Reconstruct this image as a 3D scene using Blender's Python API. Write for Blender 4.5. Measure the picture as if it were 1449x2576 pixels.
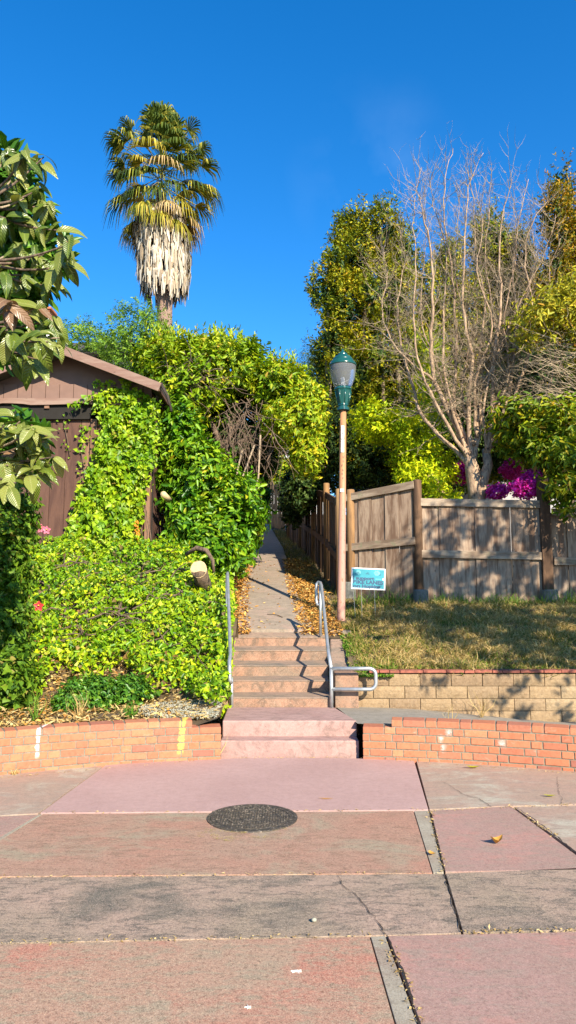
import bpy, math, random
import numpy as np
from mathutils import Vector, Matrix
random.seed(7); rng = np.random.default_rng(7)
R = math.radians
sc = bpy.context.scene
col = sc.collection
for o in list(bpy.data.objects): bpy.data.objects.remove(o)

# ------------------------------------------------------------------ camera, sky, sun, exposure
PITCH = R(7.0); EYE = 1.5; FPX = 1787.0
cd = bpy.data.cameras.new('camera'); cam = bpy.data.objects.new('camera', cd); col.objects.link(cam)
cd.sensor_fit = 'VERTICAL'; cd.sensor_height = 24.0; cd.lens = 24.0*FPX/2576.0
cd.clip_start = 0.05; cd.clip_end = 2000
cam.location = (0, 0, EYE); cam.rotation_euler = (R(90)+PITCH, 0, 0)
sc.camera = cam
SUN_AZ = R(26.0); SUN_EL = R(29.0)          # sun stands behind the camera, to the right
w = bpy.data.worlds.new('World'); sc.world = w; w.use_nodes = True
wt = w.node_tree; wt.nodes.clear()
wo = wt.nodes.new('ShaderNodeOutputWorld'); bg = wt.nodes.new('ShaderNodeBackground')
sky = wt.nodes.new('ShaderNodeTexSky'); sky.sky_type = 'NISHITA'; sky.sun_disc = False
sky.sun_elevation = SUN_EL; sky.sun_rotation = math.pi - SUN_AZ
sky.altitude = 300; sky.air_density = 1.0; sky.dust_density = 0.1; sky.ozone_density = 4.0
hs = wt.nodes.new('ShaderNodeHueSaturation'); hs.inputs['Saturation'].default_value = 1.32; hs.inputs['Hue'].default_value = 0.503
wt.links.new(sky.outputs[0], hs.inputs['Color'])
# a faint veil of cloud, fixed to a direction of the sky
tc = wt.nodes.new('ShaderNodeTexCoord'); 
vd = wt.nodes.new('ShaderNodeVectorMath'); vd.operation = 'DISTANCE'
vd.inputs[1].default_value = (0.113, 0.839, 0.532)
wt.links.new(tc.outputs['Generated'], vd.inputs[0])
nz = wt.nodes.new('ShaderNodeTexNoise'); nz.inputs['Scale'].default_value = 9; nz.inputs['Detail'].default_value = 5
wt.links.new(tc.outputs['Generated'], nz.inputs['Vector'])
mr = wt.nodes.new('ShaderNodeMapRange'); mr.inputs[1].default_value = 0.12; mr.inputs[2].default_value = 0.0; mr.inputs[3].default_value = 0; mr.inputs[4].default_value = 1
wt.links.new(vd.outputs['Value'], mr.inputs[0])
mr2 = wt.nodes.new('ShaderNodeMapRange'); mr2.inputs[1].default_value = 0.42; mr2.inputs[2].default_value = 0.75; mr2.inputs[3].default_value = 0; mr2.inputs[4].default_value = 0.11
wt.links.new(nz.outputs['Fac'], mr2.inputs[0])
mm = wt.nodes.new('ShaderNodeMath'); mm.operation = 'MULTIPLY'
wt.links.new(mr.outputs[0], mm.inputs[0]); wt.links.new(mr2.outputs[0], mm.inputs[1])
mx = wt.nodes.new('ShaderNodeMixRGB'); mx.inputs[2].default_value = (3.2, 4.4, 6.0, 1)
wt.links.new(mm.outputs[0], mx.inputs[0]); wt.links.new(hs.outputs[0], mx.inputs[1])
wt.links.new(mx.outputs[0], bg.inputs[0]); wt.links.new(bg.outputs[0], wo.inputs[0])
bg.inputs[1].default_value = 0.128
sd = bpy.data.lights.new('sun', 'SUN'); sd.energy = 4.9; sd.angle = R(0.5); sd.color = (1.0, 0.89, 0.71)
sun = bpy.data.objects.new('sun', sd); col.objects.link(sun)
sdir = Vector((-math.sin(SUN_AZ)*math.cos(SUN_EL), math.cos(SUN_AZ)*math.cos(SUN_EL), -math.sin(SUN_EL)))
sun.rotation_euler = sdir.to_track_quat('-Z', 'Y').to_euler(); sun.location = (10, -20, 20)
sc.view_settings.view_transform = 'Standard'; sc.view_settings.look = 'None'
sc.view_settings.gamma = 1; sc.view_settings.exposure = 1.1; sc.view_settings.use_curve_mapping = False
sc.render.engine = 'CYCLES'

# ------------------------------------------------------------------ helpers
def ray(px, py):
    u = (px-724.5)/FPX; v = (1288-py)/FPX
    c, s = math.cos(PITCH), math.sin(PITCH)
    return Vector((u, c-v*s, s+v*c))
def at(px, py, Y):
    d = ray(px, py); t = Y/d.y
    return Vector((d.x*t, Y, EYE+d.z*t))
def gnd(px, py, z=0.0):
    d = ray(px, py); t = (z-EYE)/d.z
    return Vector((d.x*t, d.y*t, z))
WL = {}                                     # world origin of each thing
class MB:
    def __init__(s): s.v = []; s.f = []
    def add(s, vs, fs):
        b = len(s.v); s.v += [tuple(p) for p in vs]; s.f += [tuple(i+b for i in f) for f in fs]; return s
    def box(s, lo, hi, m=None):
        (a, b, c), (d, e, f) = lo, hi
        vs = [Vector(p) for p in ((a,b,c),(d,b,c),(d,e,c),(a,e,c),(a,b,f),(d,b,f),(d,e,f),(a,e,f))]
        if m is not None: vs = [m @ p for p in vs]
        return s.add(vs, [(0,3,2,1),(4,5,6,7),(0,1,5,4),(1,2,6,5),(2,3,7,6),(3,0,4,7)])
    def bar(s, p, q, w_, h_, up=(0,0,1)):
        p = Vector(p); q = Vector(q); d = (q-p).normalized(); sd_ = d.cross(Vector(up)).normalized(); u = sd_.cross(d)
        vs = []
        for c in (p, q):
            for a, b in ((-1,-1),(1,-1),(1,1),(-1,1)): vs.append(c + sd_*a*w_/2 + u*b*h_/2)
        return s.add(vs, [(3,2,1,0),(4,5,6,7),(0,1,5,4),(1,2,6,5),(2,3,7,6),(3,0,4,7)])
    def tube(s, pts, rad, n=8, cap=True):
        pts = [Vector(p) for p in pts]; k = len(pts)
        if not hasattr(rad, '__len__'): rad = [rad]*k
        b = len(s.v); prev = None
        for i, p in enumerate(pts):
            d = (pts[min(i+1, k-1)]-pts[max(i-1, 0)])
            d = d.normalized() if d.length > 1e-9 else Vector((0,0,1))
            if prev is None: a = d.cross(Vector((0.3,0.9,0.1)) if abs(d.z) > .9 else Vector((0,0,1))).normalized()
            else: a = (prev - d*prev.dot(d)).normalized()
            prev = a; c = d.cross(a)
            for j in range(n):
                t = 2*math.pi*j/n; s.v.append(tuple(p + (a*math.cos(t)+c*math.sin(t))*rad[i]))
        for i in range(k-1):
            for j in range(n):
                s.f.append((b+i*n+j, b+i*n+(j+1)%n, b+(i+1)*n+(j+1)%n, b+(i+1)*n+j))
        if cap:
            s.f.append(tuple(b+j for j in range(n-1, -1, -1))); s.f.append(tuple(b+(k-1)*n+j for j in range(n)))
        return s
    def lathe(s, prof, c, n=24, rib=0, ribn=0):
        b = len(s.v)
        for r, z in prof:
            for j in range(n):
                t = 2*math.pi*j/n; rr = r*(1+(rib if ribn and (j*ribn//n) % 2 == 0 and rib else 0))
                s.v.append((c[0]+rr*math.cos(t), c[1]+rr*math.sin(t), c[2]+z))
        for i in range(len(prof)-1):
            for j in range(n): s.f.append((b+i*n+j, b+i*n+(j+1)%n, b+(i+1)*n+(j+1)%n, b+(i+1)*n+j))
        s.f.append(tuple(b+j for j in range(n-1, -1, -1))); s.f.append(tuple(b+(len(prof)-1)*n+j for j in range(n)))
        return s
    def prism(s, poly, z0, z1):
        n = len(poly); vs = [(p[0],p[1],z0) for p in poly]+[(p[0],p[1],z1) for p in poly]
        return s.add(vs, [tuple(range(n-1,-1,-1)), tuple(range(n,2*n))]+[(i,(i+1)%n,n+(i+1)%n,n+i) for i in range(n)])
    def mesh(s, name, mat, off=(0,0,0), smooth=False):
        me = bpy.data.meshes.new(name); o = off
        me.from_pydata([(v[0]-o[0], v[1]-o[1], v[2]-o[2]) for v in s.v], [], s.f)
        me.materials.append(mat)
        if smooth: me.polygons.foreach_set('use_smooth', [True]*len(me.polygons))
        me.update(); return me
def link(name, me, parent=None, loc=(0,0,0), rot=(0,0,0), scl=None):
    o = bpy.data.objects.new(name, me); col.objects.link(o); o.location = loc; o.rotation_euler = rot
    if scl: o.scale = scl
    if parent is not None: o.parent = parent
    return o
def thing(name, label, cat, loc=(0,0,0), group=None):
    o = bpy.data.objects.new(name, None); col.objects.link(o); o.location = loc; o.empty_display_size = .1
    o['label'] = label; o['category'] = cat
    if group: o['group'] = group
    WL[o] = Vector(loc); return o
def part(name, mb, mat, parent, smooth=False, label=None, kind=None, bevel=0):
    off = WL[parent]; o = link(name, mb.mesh(name, mat, off, smooth), parent)
    WL[o] = off
    if label: o['label'] = label
    if kind: o['kind'] = kind
    if bevel: bev(o, bevel)
    return o
def solo(name, mb, mat, label=None, cat=None, group=None, kind=None, smooth=False, origin=(0,0,0), bevel=0):
    o = link(name, mb.mesh(name, mat, origin, smooth) if isinstance(mb, MB) else mb, None, origin)
    if label: o['label'] = label
    if cat: o['category'] = cat
    if group: o['group'] = group
    if kind: o['kind'] = kind
    WL[o] = Vector(origin)
    if bevel: bev(o, bevel)
    return o
def bev(o, w_, seg=2):
    m = o.modifiers.new('bevel', 'BEVEL'); m.width = w_; m.segments = seg; m.limit_method = 'ANGLE'; m.angle_limit = R(35)

# --- materials
class N:
    def __init__(s, name):
        s.m = bpy.data.materials.new(name); s.m.use_nodes = True; s.t = s.m.node_tree; s.t.nodes.clear()
        s.out = s.n('ShaderNodeOutputMaterial'); s.b = s.n('ShaderNodeBsdfPrincipled'); s.t.links.new(s.b.outputs[0], s.out.inputs[0])
        s.geo = s.n('ShaderNodeNewGeometry'); s.tc = s.n('ShaderNodeTexCoord'); s.oi = s.n('ShaderNodeObjectInfo')
    def n(s, t): return s.t.nodes.new(t)
    def put(s, inp, v):
        if isinstance(v, bpy.types.NodeSocket): s.t.links.new(v, inp)
        elif v is not None:
            if hasattr(v, '__len__') and len(v) == 3 and len(inp.default_value) == 4: v = (*v, 1)
            inp.default_value = v
    def pos(s): return s.geo.outputs['Position']
    def obj(s): return s.tc.outputs['Object']
    def rnd(s): return s.oi.outputs['Random']
    def isl(s): return s.geo.outputs['Random Per Island']
    def map(s, v, sc=(1,1,1), loc=None):
        m = s.n('ShaderNodeMapping'); s.put(m.inputs['Vector'], v); m.inputs['Scale'].default_value = sc
        if loc is not None: s.put(m.inputs['Location'], loc)
        return m.outputs[0]
    def comb(s, x, y, z):
        c = s.n('ShaderNodeCombineXYZ'); s.put(c.inputs[0], x); s.put(c.inputs[1], y); s.put(c.inputs[2], z); return c.outputs[0]
    def sep(s, v):
        c = s.n('ShaderNodeSeparateXYZ'); s.put(c.inputs[0], v); return c.outputs
    def noise(s, v, scale, det=4, rough=.6, dist=0):
        m = s.n('ShaderNodeTexNoise'); s.put(m.inputs['Vector'], v); m.inputs['Scale'].default_value = scale
        m.inputs['Detail'].default_value = det; m.inputs['Roughness'].default_value = rough; m.inputs['Distortion'].default_value = dist
        return m.outputs['Fac']
    def voro(s, v, scale, feat='F1'):
        m = s.n('ShaderNodeTexVoronoi'); m.feature = feat; s.put(m.inputs['Vector'], v); m.inputs['Scale'].default_value = scale
        return m.outputs['Distance']
    def math(s, op, a, b=0.0, clamp=False):
        m = s.n('ShaderNodeMath'); m.operation = op; m.use_clamp = clamp; s.put(m.inputs[0], a); s.put(m.inputs[1], b); return m.outputs[0]
    def rng(s, v, a, b, c=0.0, d=1.0):
        m = s.n('ShaderNodeMapRange'); s.put(m.inputs[0], v)
        for i, q in enumerate((a,b,c,d)): m.inputs[i+1].default_value = q
        return m.outputs[0]
    def mix(s, f, a, b, mode='MIX'):
        m = s.n('ShaderNodeMixRGB'); m.blend_type = mode; s.put(m.inputs[0], f); s.put(m.inputs[1], a); s.put(m.inputs[2], b); return m.outputs[0]
    def ramp(s, f, stops):
        m = s.n('ShaderNodeValToRGB'); s.put(m.inputs[0], f); e = m.color_ramp.elements
        while len(e) > 1: e.remove(e[-1])
        e[0].position = stops[0][0]; e[0].color = (*stops[0][1], 1)
        for p, c in stops[1:]:
            q = e.new(p); q.color = (*c, 1)
        return m.outputs[0]
    def bump(s, h, st=.5, dist=.01, nrm=None):
        m = s.n('ShaderNodeBump'); s.put(m.inputs['Height'], h); m.inputs['Strength'].default_value = st; m.inputs['Distance'].default_value = dist
        if nrm is not None: s.put(m.inputs['Normal'], nrm)
        return m.outputs[0]
    def fin(s, c, rough=.8, nrm=None, metal=0, spec=.4):
        s.put(s.b.inputs['Base Color'], c); s.put(s.b.inputs['Roughness'], rough); s.b.inputs['Metallic'].default_value = metal
        s.b.inputs['Specular IOR Level'].default_value = spec
        if nrm is not None: s.put(s.b.inputs['Normal'], nrm)
        return s.m
def m_leaf(name, stops, rough=.5, trans=.3, spec=.5, big=None):
    """per leaf colour from a ramp; light passes through the leaf"""
    n = N(name)
    c = n.ramp(n.isl(), stops)
    if big:   # slow drift in colour from clump to clump
        c = n.mix(n.rng(n.noise(n.pos(), big[0], 2), .42, .62), c, n.mix(1.0, c, big[1], 'MULTIPLY'))
    n.fin(c, rough+.06, None, 0, spec*.5)
    tr = n.n('ShaderNodeBsdfTranslucent'); n.put(tr.inputs[0], n.mix(1.0, c, (1.25, 1.15, .5), 'MULTIPLY'))
    ms = n.n('ShaderNodeMixShader'); ms.inputs[0].default_value = trans
    n.t.links.new(n.b.outputs[0], ms.inputs[1]); n.t.links.new(tr.outputs[0], ms.inputs[2]); n.t.links.new(ms.outputs[0], n.out.inputs[0])
    return n.m
def m_bark(name, a, b, sc=(9,9,2.5), st=.6):
    n = N(name); f = n.noise(n.map(n.pos(), sc), 3, 6, .7, .4)
    return n.fin(n.mix(n.rng(f, .4, .6), a, n.mix(n.rng(n.noise(n.pos(), 7, 3), .5, .65), b, tuple(x*.4 for x in b))), .9, n.bump(f, st+.2, .03))
def m_plain(name, c, rough=.6, var=.15, sc=12, metal=0, bst=.15, spec=.4):
    n = N(name); f = n.noise(n.pos(), sc, 5)
    d = tuple(x*(1-var) for x in c)
    return n.fin(n.mix(n.rng(f, .35, .65), c, d), rough, n.bump(f, bst, .004), metal, spec)
def m_conc(name, base, alt, spots, fine=.35, patch=None, coarse=2.2, stain=None, agg=160):
    n = N(name); p = n.pos()
    big = n.noise(p, coarse, 5, .6, .3); mid = n.noise(p, 17, 4, .7)
    c = n.mix(n.rng(big, .36, .64), base, alt)
    if patch is not None: c = n.mix(n.rng(n.noise(n.map(p, (1,1.6,1)), 1.6, 6, .66, .6), .50, .64), c, patch)
    if stain is not None:
        st_ = n.noise(n.map(p, (1.2, 3.0, 1), (3.1,1.7,0)), 6, 6, .75, .8)
        c = n.mix(n.math('MULTIPLY', n.rng(st_, .48, .62), .8), c, stain)
    c = n.mix(n.math('MULTIPLY', n.rng(mid, .4, .75), .35), c, n.mix(1, c, (.6,.58,.56), 'MULTIPLY'))
    sp = n.noise(p, agg, 3, .9)
    c = n.mix(n.math('MULTIPLY', n.rng(sp, .53, .68), fine), c, spots)
    c = n.mix(n.math('MULTIPLY', n.rng(sp, .46, .3), fine), c, n.mix(1, c, (.35,.33,.32), 'MULTIPLY'))
    s2 = n.noise(p, 55, 3, .85)
    c = n.mix(n.math('MULTIPLY', n.rng(s2, .54, .66), fine*.7), c, n.mix(1, spots if False else c, (1.35,1.3,1.22), 'MULTIPLY'))
    c = n.mix(n.math('MULTIPLY', n.rng(s2, .47, .36), fine*.75), c, n.mix(1, c, (.5,.48,.46), 'MULTIPLY'))
    fl = n.voro(p, 34); c = n.mix(n.math('MULTIPLY', n.rng(fl, .10, .05), n.rng(n.noise(p, 6, 2), .55, .62)), c, (.1,.07,.05))
    h = n.math('ADD', n.math('MULTIPLY', sp, .5), mid)
    return n.fin(c, .88, n.bump(h, .35, .004), 0, .3)
def m_wood(name, a, b, dark, moss=None, horiz=False, st=.5):
    n = N(name); o = n.obj(); r = n.rnd()
    off = n.comb(n.math('MULTIPLY', r, 17.3), n.math('MULTIPLY', r, 5.1), n.math('MULTIPLY', r, 9.7))
    s1 = (2.2, 22, 22) if horiz else (22, 22, 1.6); s2 = (.8, 5, 5) if horiz else (5, 5, .8)
    g = n.noise(n.map(o, s1, off), 3, 6, .7, .5); big = n.noise(n.map(o, s2, off), 2, 4, .6, .3)
    c = n.mix(n.rng(g, .33, .7), a, b)
    c = n.mix(n.math('MULTIPLY', n.rng(big, .44, .62), .8), c, dark)
    c = n.mix(n.math('MULTIPLY', n.rng(g, .42, .25), .7), c, tuple(x*.35 for x in dark))
    kn = n.voro(n.map(o, (1,1,.55) if not horiz else (.55,1,1), off), 4.2)
    c = n.mix(n.rng(kn, .075, .03), c, (.06,.035,.02))
    c = n.mix(n.math('MULTIPLY', n.rng(r, 0, 1, 0, .5), 1), c, n.mix(1, c, (.6,.52,.48), 'MULTIPLY'))
    if moss is not None:
        c = n.mix(n.rng(n.noise(n.pos(), 9, 4), .55, .72), c, moss)
    return n.fin(c, .9, n.bump(g, st, .006), 0, .2)

M = {}
M['pink'] = m_conc('pink_concrete', (.45,.295,.262), (.405,.26,.23), (.52,.36,.32), .22, None, 1.2)
M['steppink'] = m_conc('pink_step_concrete', (.43,.275,.24), (.37,.225,.195), (.55,.38,.34), .35, None, 3.0, (.23,.155,.13))
M['stepbrown'] = m_conc('worn_step_concrete', (.30,.165,.105), (.36,.215,.145), (.5,.4,.3), .6, (.24,.17,.12), 5, (.13,.095,.07))
M['steptread'] = m_conc('worn_tread_concrete', (.31,.22,.155), (.36,.235,.17), (.5,.42,.33), .5, (.19,.16,.13), 4, (.15,.13,.10))
M['redslab'] = m_conc('red_worn_concrete', (.41,.21,.145), (.37,.235,.165), (.52,.38,.27), .9, (.33,.27,.185), 1.5, (.25,.155,.105))
M['redslab2'] = m_conc('red_front_concrete', (.41,.235,.16), (.38,.265,.18), (.54,.41,.29), 1.0, (.44,.19,.13), 1.5, (.30,.25,.17))
M['greyslab'] = m_conc('grey_lichen_concrete', (.30,.235,.165), (.40,.28,.21), (.52,.38,.29), 1.0, (.15,.135,.105), 1.6, (.10,.092,.076))
M['mauve'] = m_conc('mauve_concrete', (.38,.23,.19), (.34,.215,.17), (.50,.36,.30), .6, (.44,.225,.18), 1.3, (.31,.23,.18))
M['brownslab'] = m_conc('brown_concrete', (.37,.27,.20), (.40,.265,.20), (.46,.36,.28), .45, (.44,.40,.31), 2.4, (.30,.23,.18))
M['greystrip'] = m_conc('grey_strip_concrete', (.37,.33,.25), (.32,.27,.20), (.42,.40,.34), .7, (.30,.23,.17), 4)
M['path'] = m_conc('path_concrete', (.34,.27,.205), (.29,.23,.175), (.42,.36,.28), .4, (.38,.27,.21), 2.5, (.2,.165,.125))
M['sidewalk'] = m_conc('grey_walk_concrete', (.30,.27,.22), (.26,.235,.195), (.4,.36,.3), .4, None, 3, (.2,.18,.14))
M['mortar'] = m_plain('mortar', (.25,.22,.16), .95, .35, 40, 0, .6)
M['joint'] = m_plain('joint_dirt', (.06,.045,.03), .95, .4, 60, 0, .8)
M['crack'] = m_plain('crack_dirt', (.035,.025,.018), .95, .3, 60)
M['asphalt'] = m_conc('street_ground', (.09,.085,.08), (.11,.10,.09), (.2,.19,.18), .5)

def m_brick():
    n = N('brick'); r = n.rnd(); p = n.pos()
    c = n.ramp(r, [(0,(.45,.165,.085)),(.3,(.51,.195,.10)),(.55,(.41,.15,.085)),(.72,(.54,.225,.115)),(.88,(.33,.13,.09)),(1,(.47,.18,.10))])
    f = n.noise(p, 26, 5, .7); c = n.mix(n.math('MULTIPLY', n.rng(f, .45, .7), .55), c, n.mix(1, c, (.66,.58,.55), 'MULTIPLY'))
    wh = n.noise(n.map(p, (1,1,1.6)), 7, 5, .75); c = n.mix(n.math('MULTIPLY', n.rng(wh, .60, .76), .55), c, (.60,.42,.34))
    x, y, z = n.sep(p)[:3]
    jig = n.math('MULTIPLY', n.math('SUBTRACT', n.noise(p, 30, 3), .5), .05)
    # yellow survey stripe and white paint dabs sprayed on the bricks
    xs = n.math('ADD', n.math('ADD', x, jig), n.math('MULTIPLY', n.math('SUBTRACT', .2, z), .07))
    d = n.math('ABSOLUTE', n.math('SUBTRACT', xs, -1.0)); k = n.math('MULTIPLY', n.rng(d, .034, .016), n.rng(z, .05, .09))
    k = n.math('MULTIPLY', k, n.rng(n.noise(p, 45, 4, .8), .3, .55)); c = n.mix(n.math('MULTIPLY', k, .9), c, (.82,.68,.12))
    d = n.math('ABSOLUTE', n.math('SUBTRACT', n.math('ADD', x, jig), -2.205)); k = n.math('MULTIPLY', n.rng(d, .018, .008), n.rng(z, .10, .16)); c = n.mix(n.math('MULTIPLY', k, .85), c, (.8,.75,.72))
    for x0, z0, w_ in ((1.95,.20,.03),(1.42,.21,.02),(1.44,.13,.022),(1.5,.27,.03)):
        d = n.math('ABSOLUTE', n.math('SUBTRACT', n.math('ADD', x, jig), x0)); e = n.math('ABSOLUTE', n.math('SUBTRACT', n.math('ADD', z, jig), z0))
        k = n.math('MULTIPLY', n.math('MULTIPLY', n.rng(d, w_*1.5, 0), n.rng(e, .05, 0)), n.rng(n.noise(p, 60, 4, .8), .35, .6)); c = n.mix(n.math('MULTIPLY', k, 1.1, True), c, (.72,.62,.58))
    return n.fin(c, .85, n.bump(f, .45, .004), 0, .25)
M['brick'] = m_brick()
def m_block():
    n = N('split_face_block'); r = n.rnd(); p = n.pos()
    c = n.ramp(r, [(0,(.32,.225,.13)),(.35,(.37,.26,.15)),(.7,(.29,.20,.12)),(1,(.39,.285,.17))])
    f = n.noise(p, 30, 6, .75); g = n.noise(p, 90, 3, .8)
    c = n.mix(n.math('MULTIPLY', n.rng(f, .42, .7), .6), c, n.mix(1, c, (.55,.5,.45), 'MULTIPLY'))
    c = n.mix(n.math('MULTIPLY', n.rng(g, .6, .75), .5), c, (.6,.5,.34))
    return n.fin(c, .95, n.bump(f, 1.0, .018), 0, .2)
M['block'] = m_block()
M['redcap'] = m_plain('red_cap_brick', (.36,.115,.075), .85, .4, 30, 0, .4)
M['greywood'] = m_wood('grey_weathered_wood', (.47,.365,.265), (.24,.16,.11), (.13,.072,.045))
M['railwood'] = m_wood('rail_wood', (.44,.355,.26), (.27,.20,.145), (.16,.11,.075), (.21,.19,.12), True)
M['postwood'] = m_wood('post_wood', (.40,.24,.11), (.30,.17,.075), (.17,.10,.055))
M['brownwood'] = m_wood('brown_fence_wood', (.20,.12,.07), (.135,.08,.048), (.07,.043,.028))  # brown wood, darkened in colour for the shade along the path
M['shedwood'] = m_wood('shed_board_wood', (.155,.085,.062), (.125,.07,.052), (.09,.05,.04))
M['shedcorner'] = m_wood('shed_corner_wood', (.28,.16,.10), (.20,.115,.075), (.13,.075,.05))
M['shedgable'] = m_plain('gable_paint', (.20,.118,.09), .75, .12, 7, 0, .15)
M['fascia'] = m_wood('fascia_wood', (.25,.155,.12), (.20,.12,.095), (.30,.215,.17), None, True, .3)
M['roof'] = m_plain('roof_felt', (.10,.085,.075), .95, .4, 20, 0, .6)
M['dark'] = m_plain('shade_black', (.02,.017,.014), .95, .2, 10)  # near black, stands for shade in the eave gap and behind boards
M['galv'] = m_plain('galvanised_steel', (.50,.52,.53), .42, .25, 14, .65, .1, .5)
def m_pole():
    n = N('pole_paint'); p = n.pos(); z = n.sep(p)[2]; f = n.noise(n.map(p, (4,4,1)), 6, 6, .7)
    c = n.mix(n.rng(n.math('ADD', z, n.math('MULTIPLY', f, .8)), 2.9, 3.9), (.47,.245,.185), (.45,.215,.10))
    c = n.mix(n.rng(n.noise(n.map(p, (9,9,2.4), (2,1,4)), 5, 5, .7), .58, .66), c, (.30,.13,.07))
    return n.fin(c, .6, n.bump(f, .2, .004), 0, .4)
M['pole'] = m_pole()
M['green'] = m_plain('green_enamel', (.012,.085,.075), .22, .3, 6, 0, .05, .6)
def m_globe():
    n = N('globe_acrylic'); n.fin((.50,.52,.55), .18, None, 0, .5); n.b.inputs['Transmission Weight'].default_value = .78; n.b.inputs['IOR'].default_value = 1.1
    return n.m
M['globe'] = m_globe()
M['sticker'] = m_plain('sticker_white', (.75,.74,.70), .5, .15, 60); M['ink'] = m_plain('ink_dark', (.02,.03,.06), .5, .1)
M['teal'] = m_plain('sign_teal', (.018,.27,.34), .35, .25, 5, 0, .03); M['signwhite'] = m_plain('sign_white', (.78,.8,.8), .4, .05); M['navy'] = m_plain('sign_navy', (.01,.045,.12), .5, .1)
M['wire'] = m_plain('wire', (.5,.48,.44), .4, .2, 20, .7)
def m_iron():
    n = N('manhole_iron'); p = n.pos(); f = n.noise(p, 20, 5, .7)
    c = n.mix(n.rng(f, .4, .65), (.075,.068,.06), (.13,.105,.08)); c = n.mix(n.rng(n.noise(p, 55, 3), .56, .66), c, (.34,.28,.22))
    v = n.voro(p, 48); return n.fin(c, .55, n.bump(v, .6, .006), .5, .4)
M['iron'] = m_iron()
M['soil'] = m_plain('soil', (.13,.085,.05), 1, .5, 14, 0, .9)
M['hill'] = m_plain('hill_soil', (.14,.095,.05), 1, .5, 5, 0, .9)
M['gravel'] = m_leaf('gravel_stone', [(0,(.26,.26,.20)),(.5,(.37,.37,.29)),(.85,(.28,.22,.14)),(1,(.46,.44,.36))], .9, 0, .2)
M['white'] = m_plain('white_paint', (.75,.74,.72), .7, .1, 5); M['palewall'] = m_plain('pale_stucco', (.42,.40,.40), .9, .15, 4)
M['glass'] = m_plain('window_glass', (.03,.04,.05), .1, .2, 3, 0, 0, .8)
M['roofpink'] = m_plain('clay_shingle', (.36,.22,.16), .9, .3, 20)

# foliage ramps
M['ivy'] = m_leaf('ivy_leaf', [(0,(.06,.13,.004)),(.2,(.17,.29,.006)),(.5,(.33,.46,.008)),(.8,(.50,.58,.012)),(.93,(.46,.50,.06)),(.97,(.30,.17,.06)),(1,(.22,.12,.05))], .38, .28, .5, (1.6,(.55,.78,.8)))
M['ivyhi'] = m_leaf('ivy_wall_leaf', [(0,(.10,.20,.006)),(.4,(.22,.36,.008)),(.8,(.38,.50,.012)),(.95,(.46,.54,.02)),(1,(.30,.20,.05))], .36, .28, .5, (2.2,(.6,.8,.8)))
M['laurel'] = m_leaf('laurel_leaf', [(0,(.03,.10,.006)),(.35,(.10,.23,.008)),(.75,(.22,.38,.012)),(.96,(.34,.45,.02)),(1,(.55,.42,.02))], .3, .25, .6, (1.3,(.6,.8,.85)))
M['hedge'] = m_leaf('hedge_leaf', [(0,(.06,.12,.006)),(.35,(.20,.31,.008)),(.75,(.38,.48,.012)),(.93,(.48,.48,.02)),(1,(.50,.33,.05))], .38, .3, .5, (1.1,(.7,.85,.8)))
M['hedgeyellow'] = m_leaf('yellow_hedge_leaf', [(0,(.16,.27,.010)),(.4,(.27,.40,.014)),(.75,(.42,.47,.018)),(1,(.62,.50,.02))], .36, .3, .5)
M['shadeivy'] = m_leaf('shade_tinted_ivy_leaf', [(0,(.03,.08,.006)),(.5,(.08,.17,.01)),(.9,(.16,.26,.015)),(1,(.25,.2,.05))], .45, .2, .4)  # darker copy of the ivy colours, shade put into the leaf
M['shrub'] = m_leaf('shrub_leaf', [(0,(.03,.10,.012)),(.5,(.07,.19,.018)),(.9,(.13,.27,.02)),(1,(.2,.3,.03))], .3, .2, .6)
M['yew'] = m_leaf('golden_conifer_leaf', [(0,(.10,.13,.006)),(.35,(.24,.26,.010)),(.7,(.42,.38,.014)),(.9,(.55,.44,.018)),(1,(.42,.22,.02))], .5, .2, .3, (1.4,(.5,.66,.7)))
M['yewbright'] = m_leaf('bright_conifer_leaf', [(0,(.16,.28,.006)),(.4,(.42,.54,.008)),(.8,(.66,.70,.010)),(1,(.75,.70,.02))], .5, .25, .3)
M['darkleaf'] = m_leaf('dark_hedge_leaf', [(0,(.02,.05,.012)),(.5,(.045,.09,.02)),(.9,(.09,.14,.025)),(1,(.16,.16,.03))], .45, .15, .4)  # dark hedge colour; inside hedge and conifers it stands for shade
M['blueleaf'] = m_leaf('feathery_leaf', [(0,(.06,.12,.06)),(.6,(.11,.18,.09)),(1,(.2,.25,.1))], .5, .3, .3)
M['rearleaf'] = m_leaf('rear_tree_leaf', [(0,(.08,.18,.02)),(.5,(.16,.30,.03)),(1,(.27,.40,.04))], .45, .3, .4)
M['redtip'] = m_leaf('rust_conifer_leaf', [(0,(.08,.09,.006)),(.4,(.19,.17,.008)),(.8,(.38,.24,.012)),(1,(.50,.23,.02))], .5, .2, .3)
M['bushr'] = m_leaf('broad_shrub_leaf', [(0,(.08,.15,.008)),(.4,(.19,.27,.010)),(.75,(.33,.37,.012)),(.93,(.52,.43,.012)),(1,(.34,.15,.03))], .4, .3, .5, (1.6,(.55,.7,.8)))
M['bushy'] = m_leaf('yellow_shrub_leaf', [(0,(.20,.22,.02)),(.5,(.38,.38,.03)),(.9,(.55,.48,.03)),(1,(.5,.25,.04))], .4, .3, .5)
M['boug'] = m_leaf('bougainvillea_bract', [(0,(.45,.02,.28)),(.6,(.75,.03,.5)),(1,(.85,.12,.65))], .5, .35, .3)
M['litter'] = m_leaf('fallen_leaf', [(0,(.22,.10,.03)),(.35,(.45,.21,.05)),(.7,(.64,.34,.07)),(1,(.68,.48,.18))], .7, .1, .3)
M['straw'] = m_leaf('dry_grass', [(0,(.30,.19,.07)),(.5,(.52,.37,.14)),(1,(.68,.52,.25))], .7, .2, .3)
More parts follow.
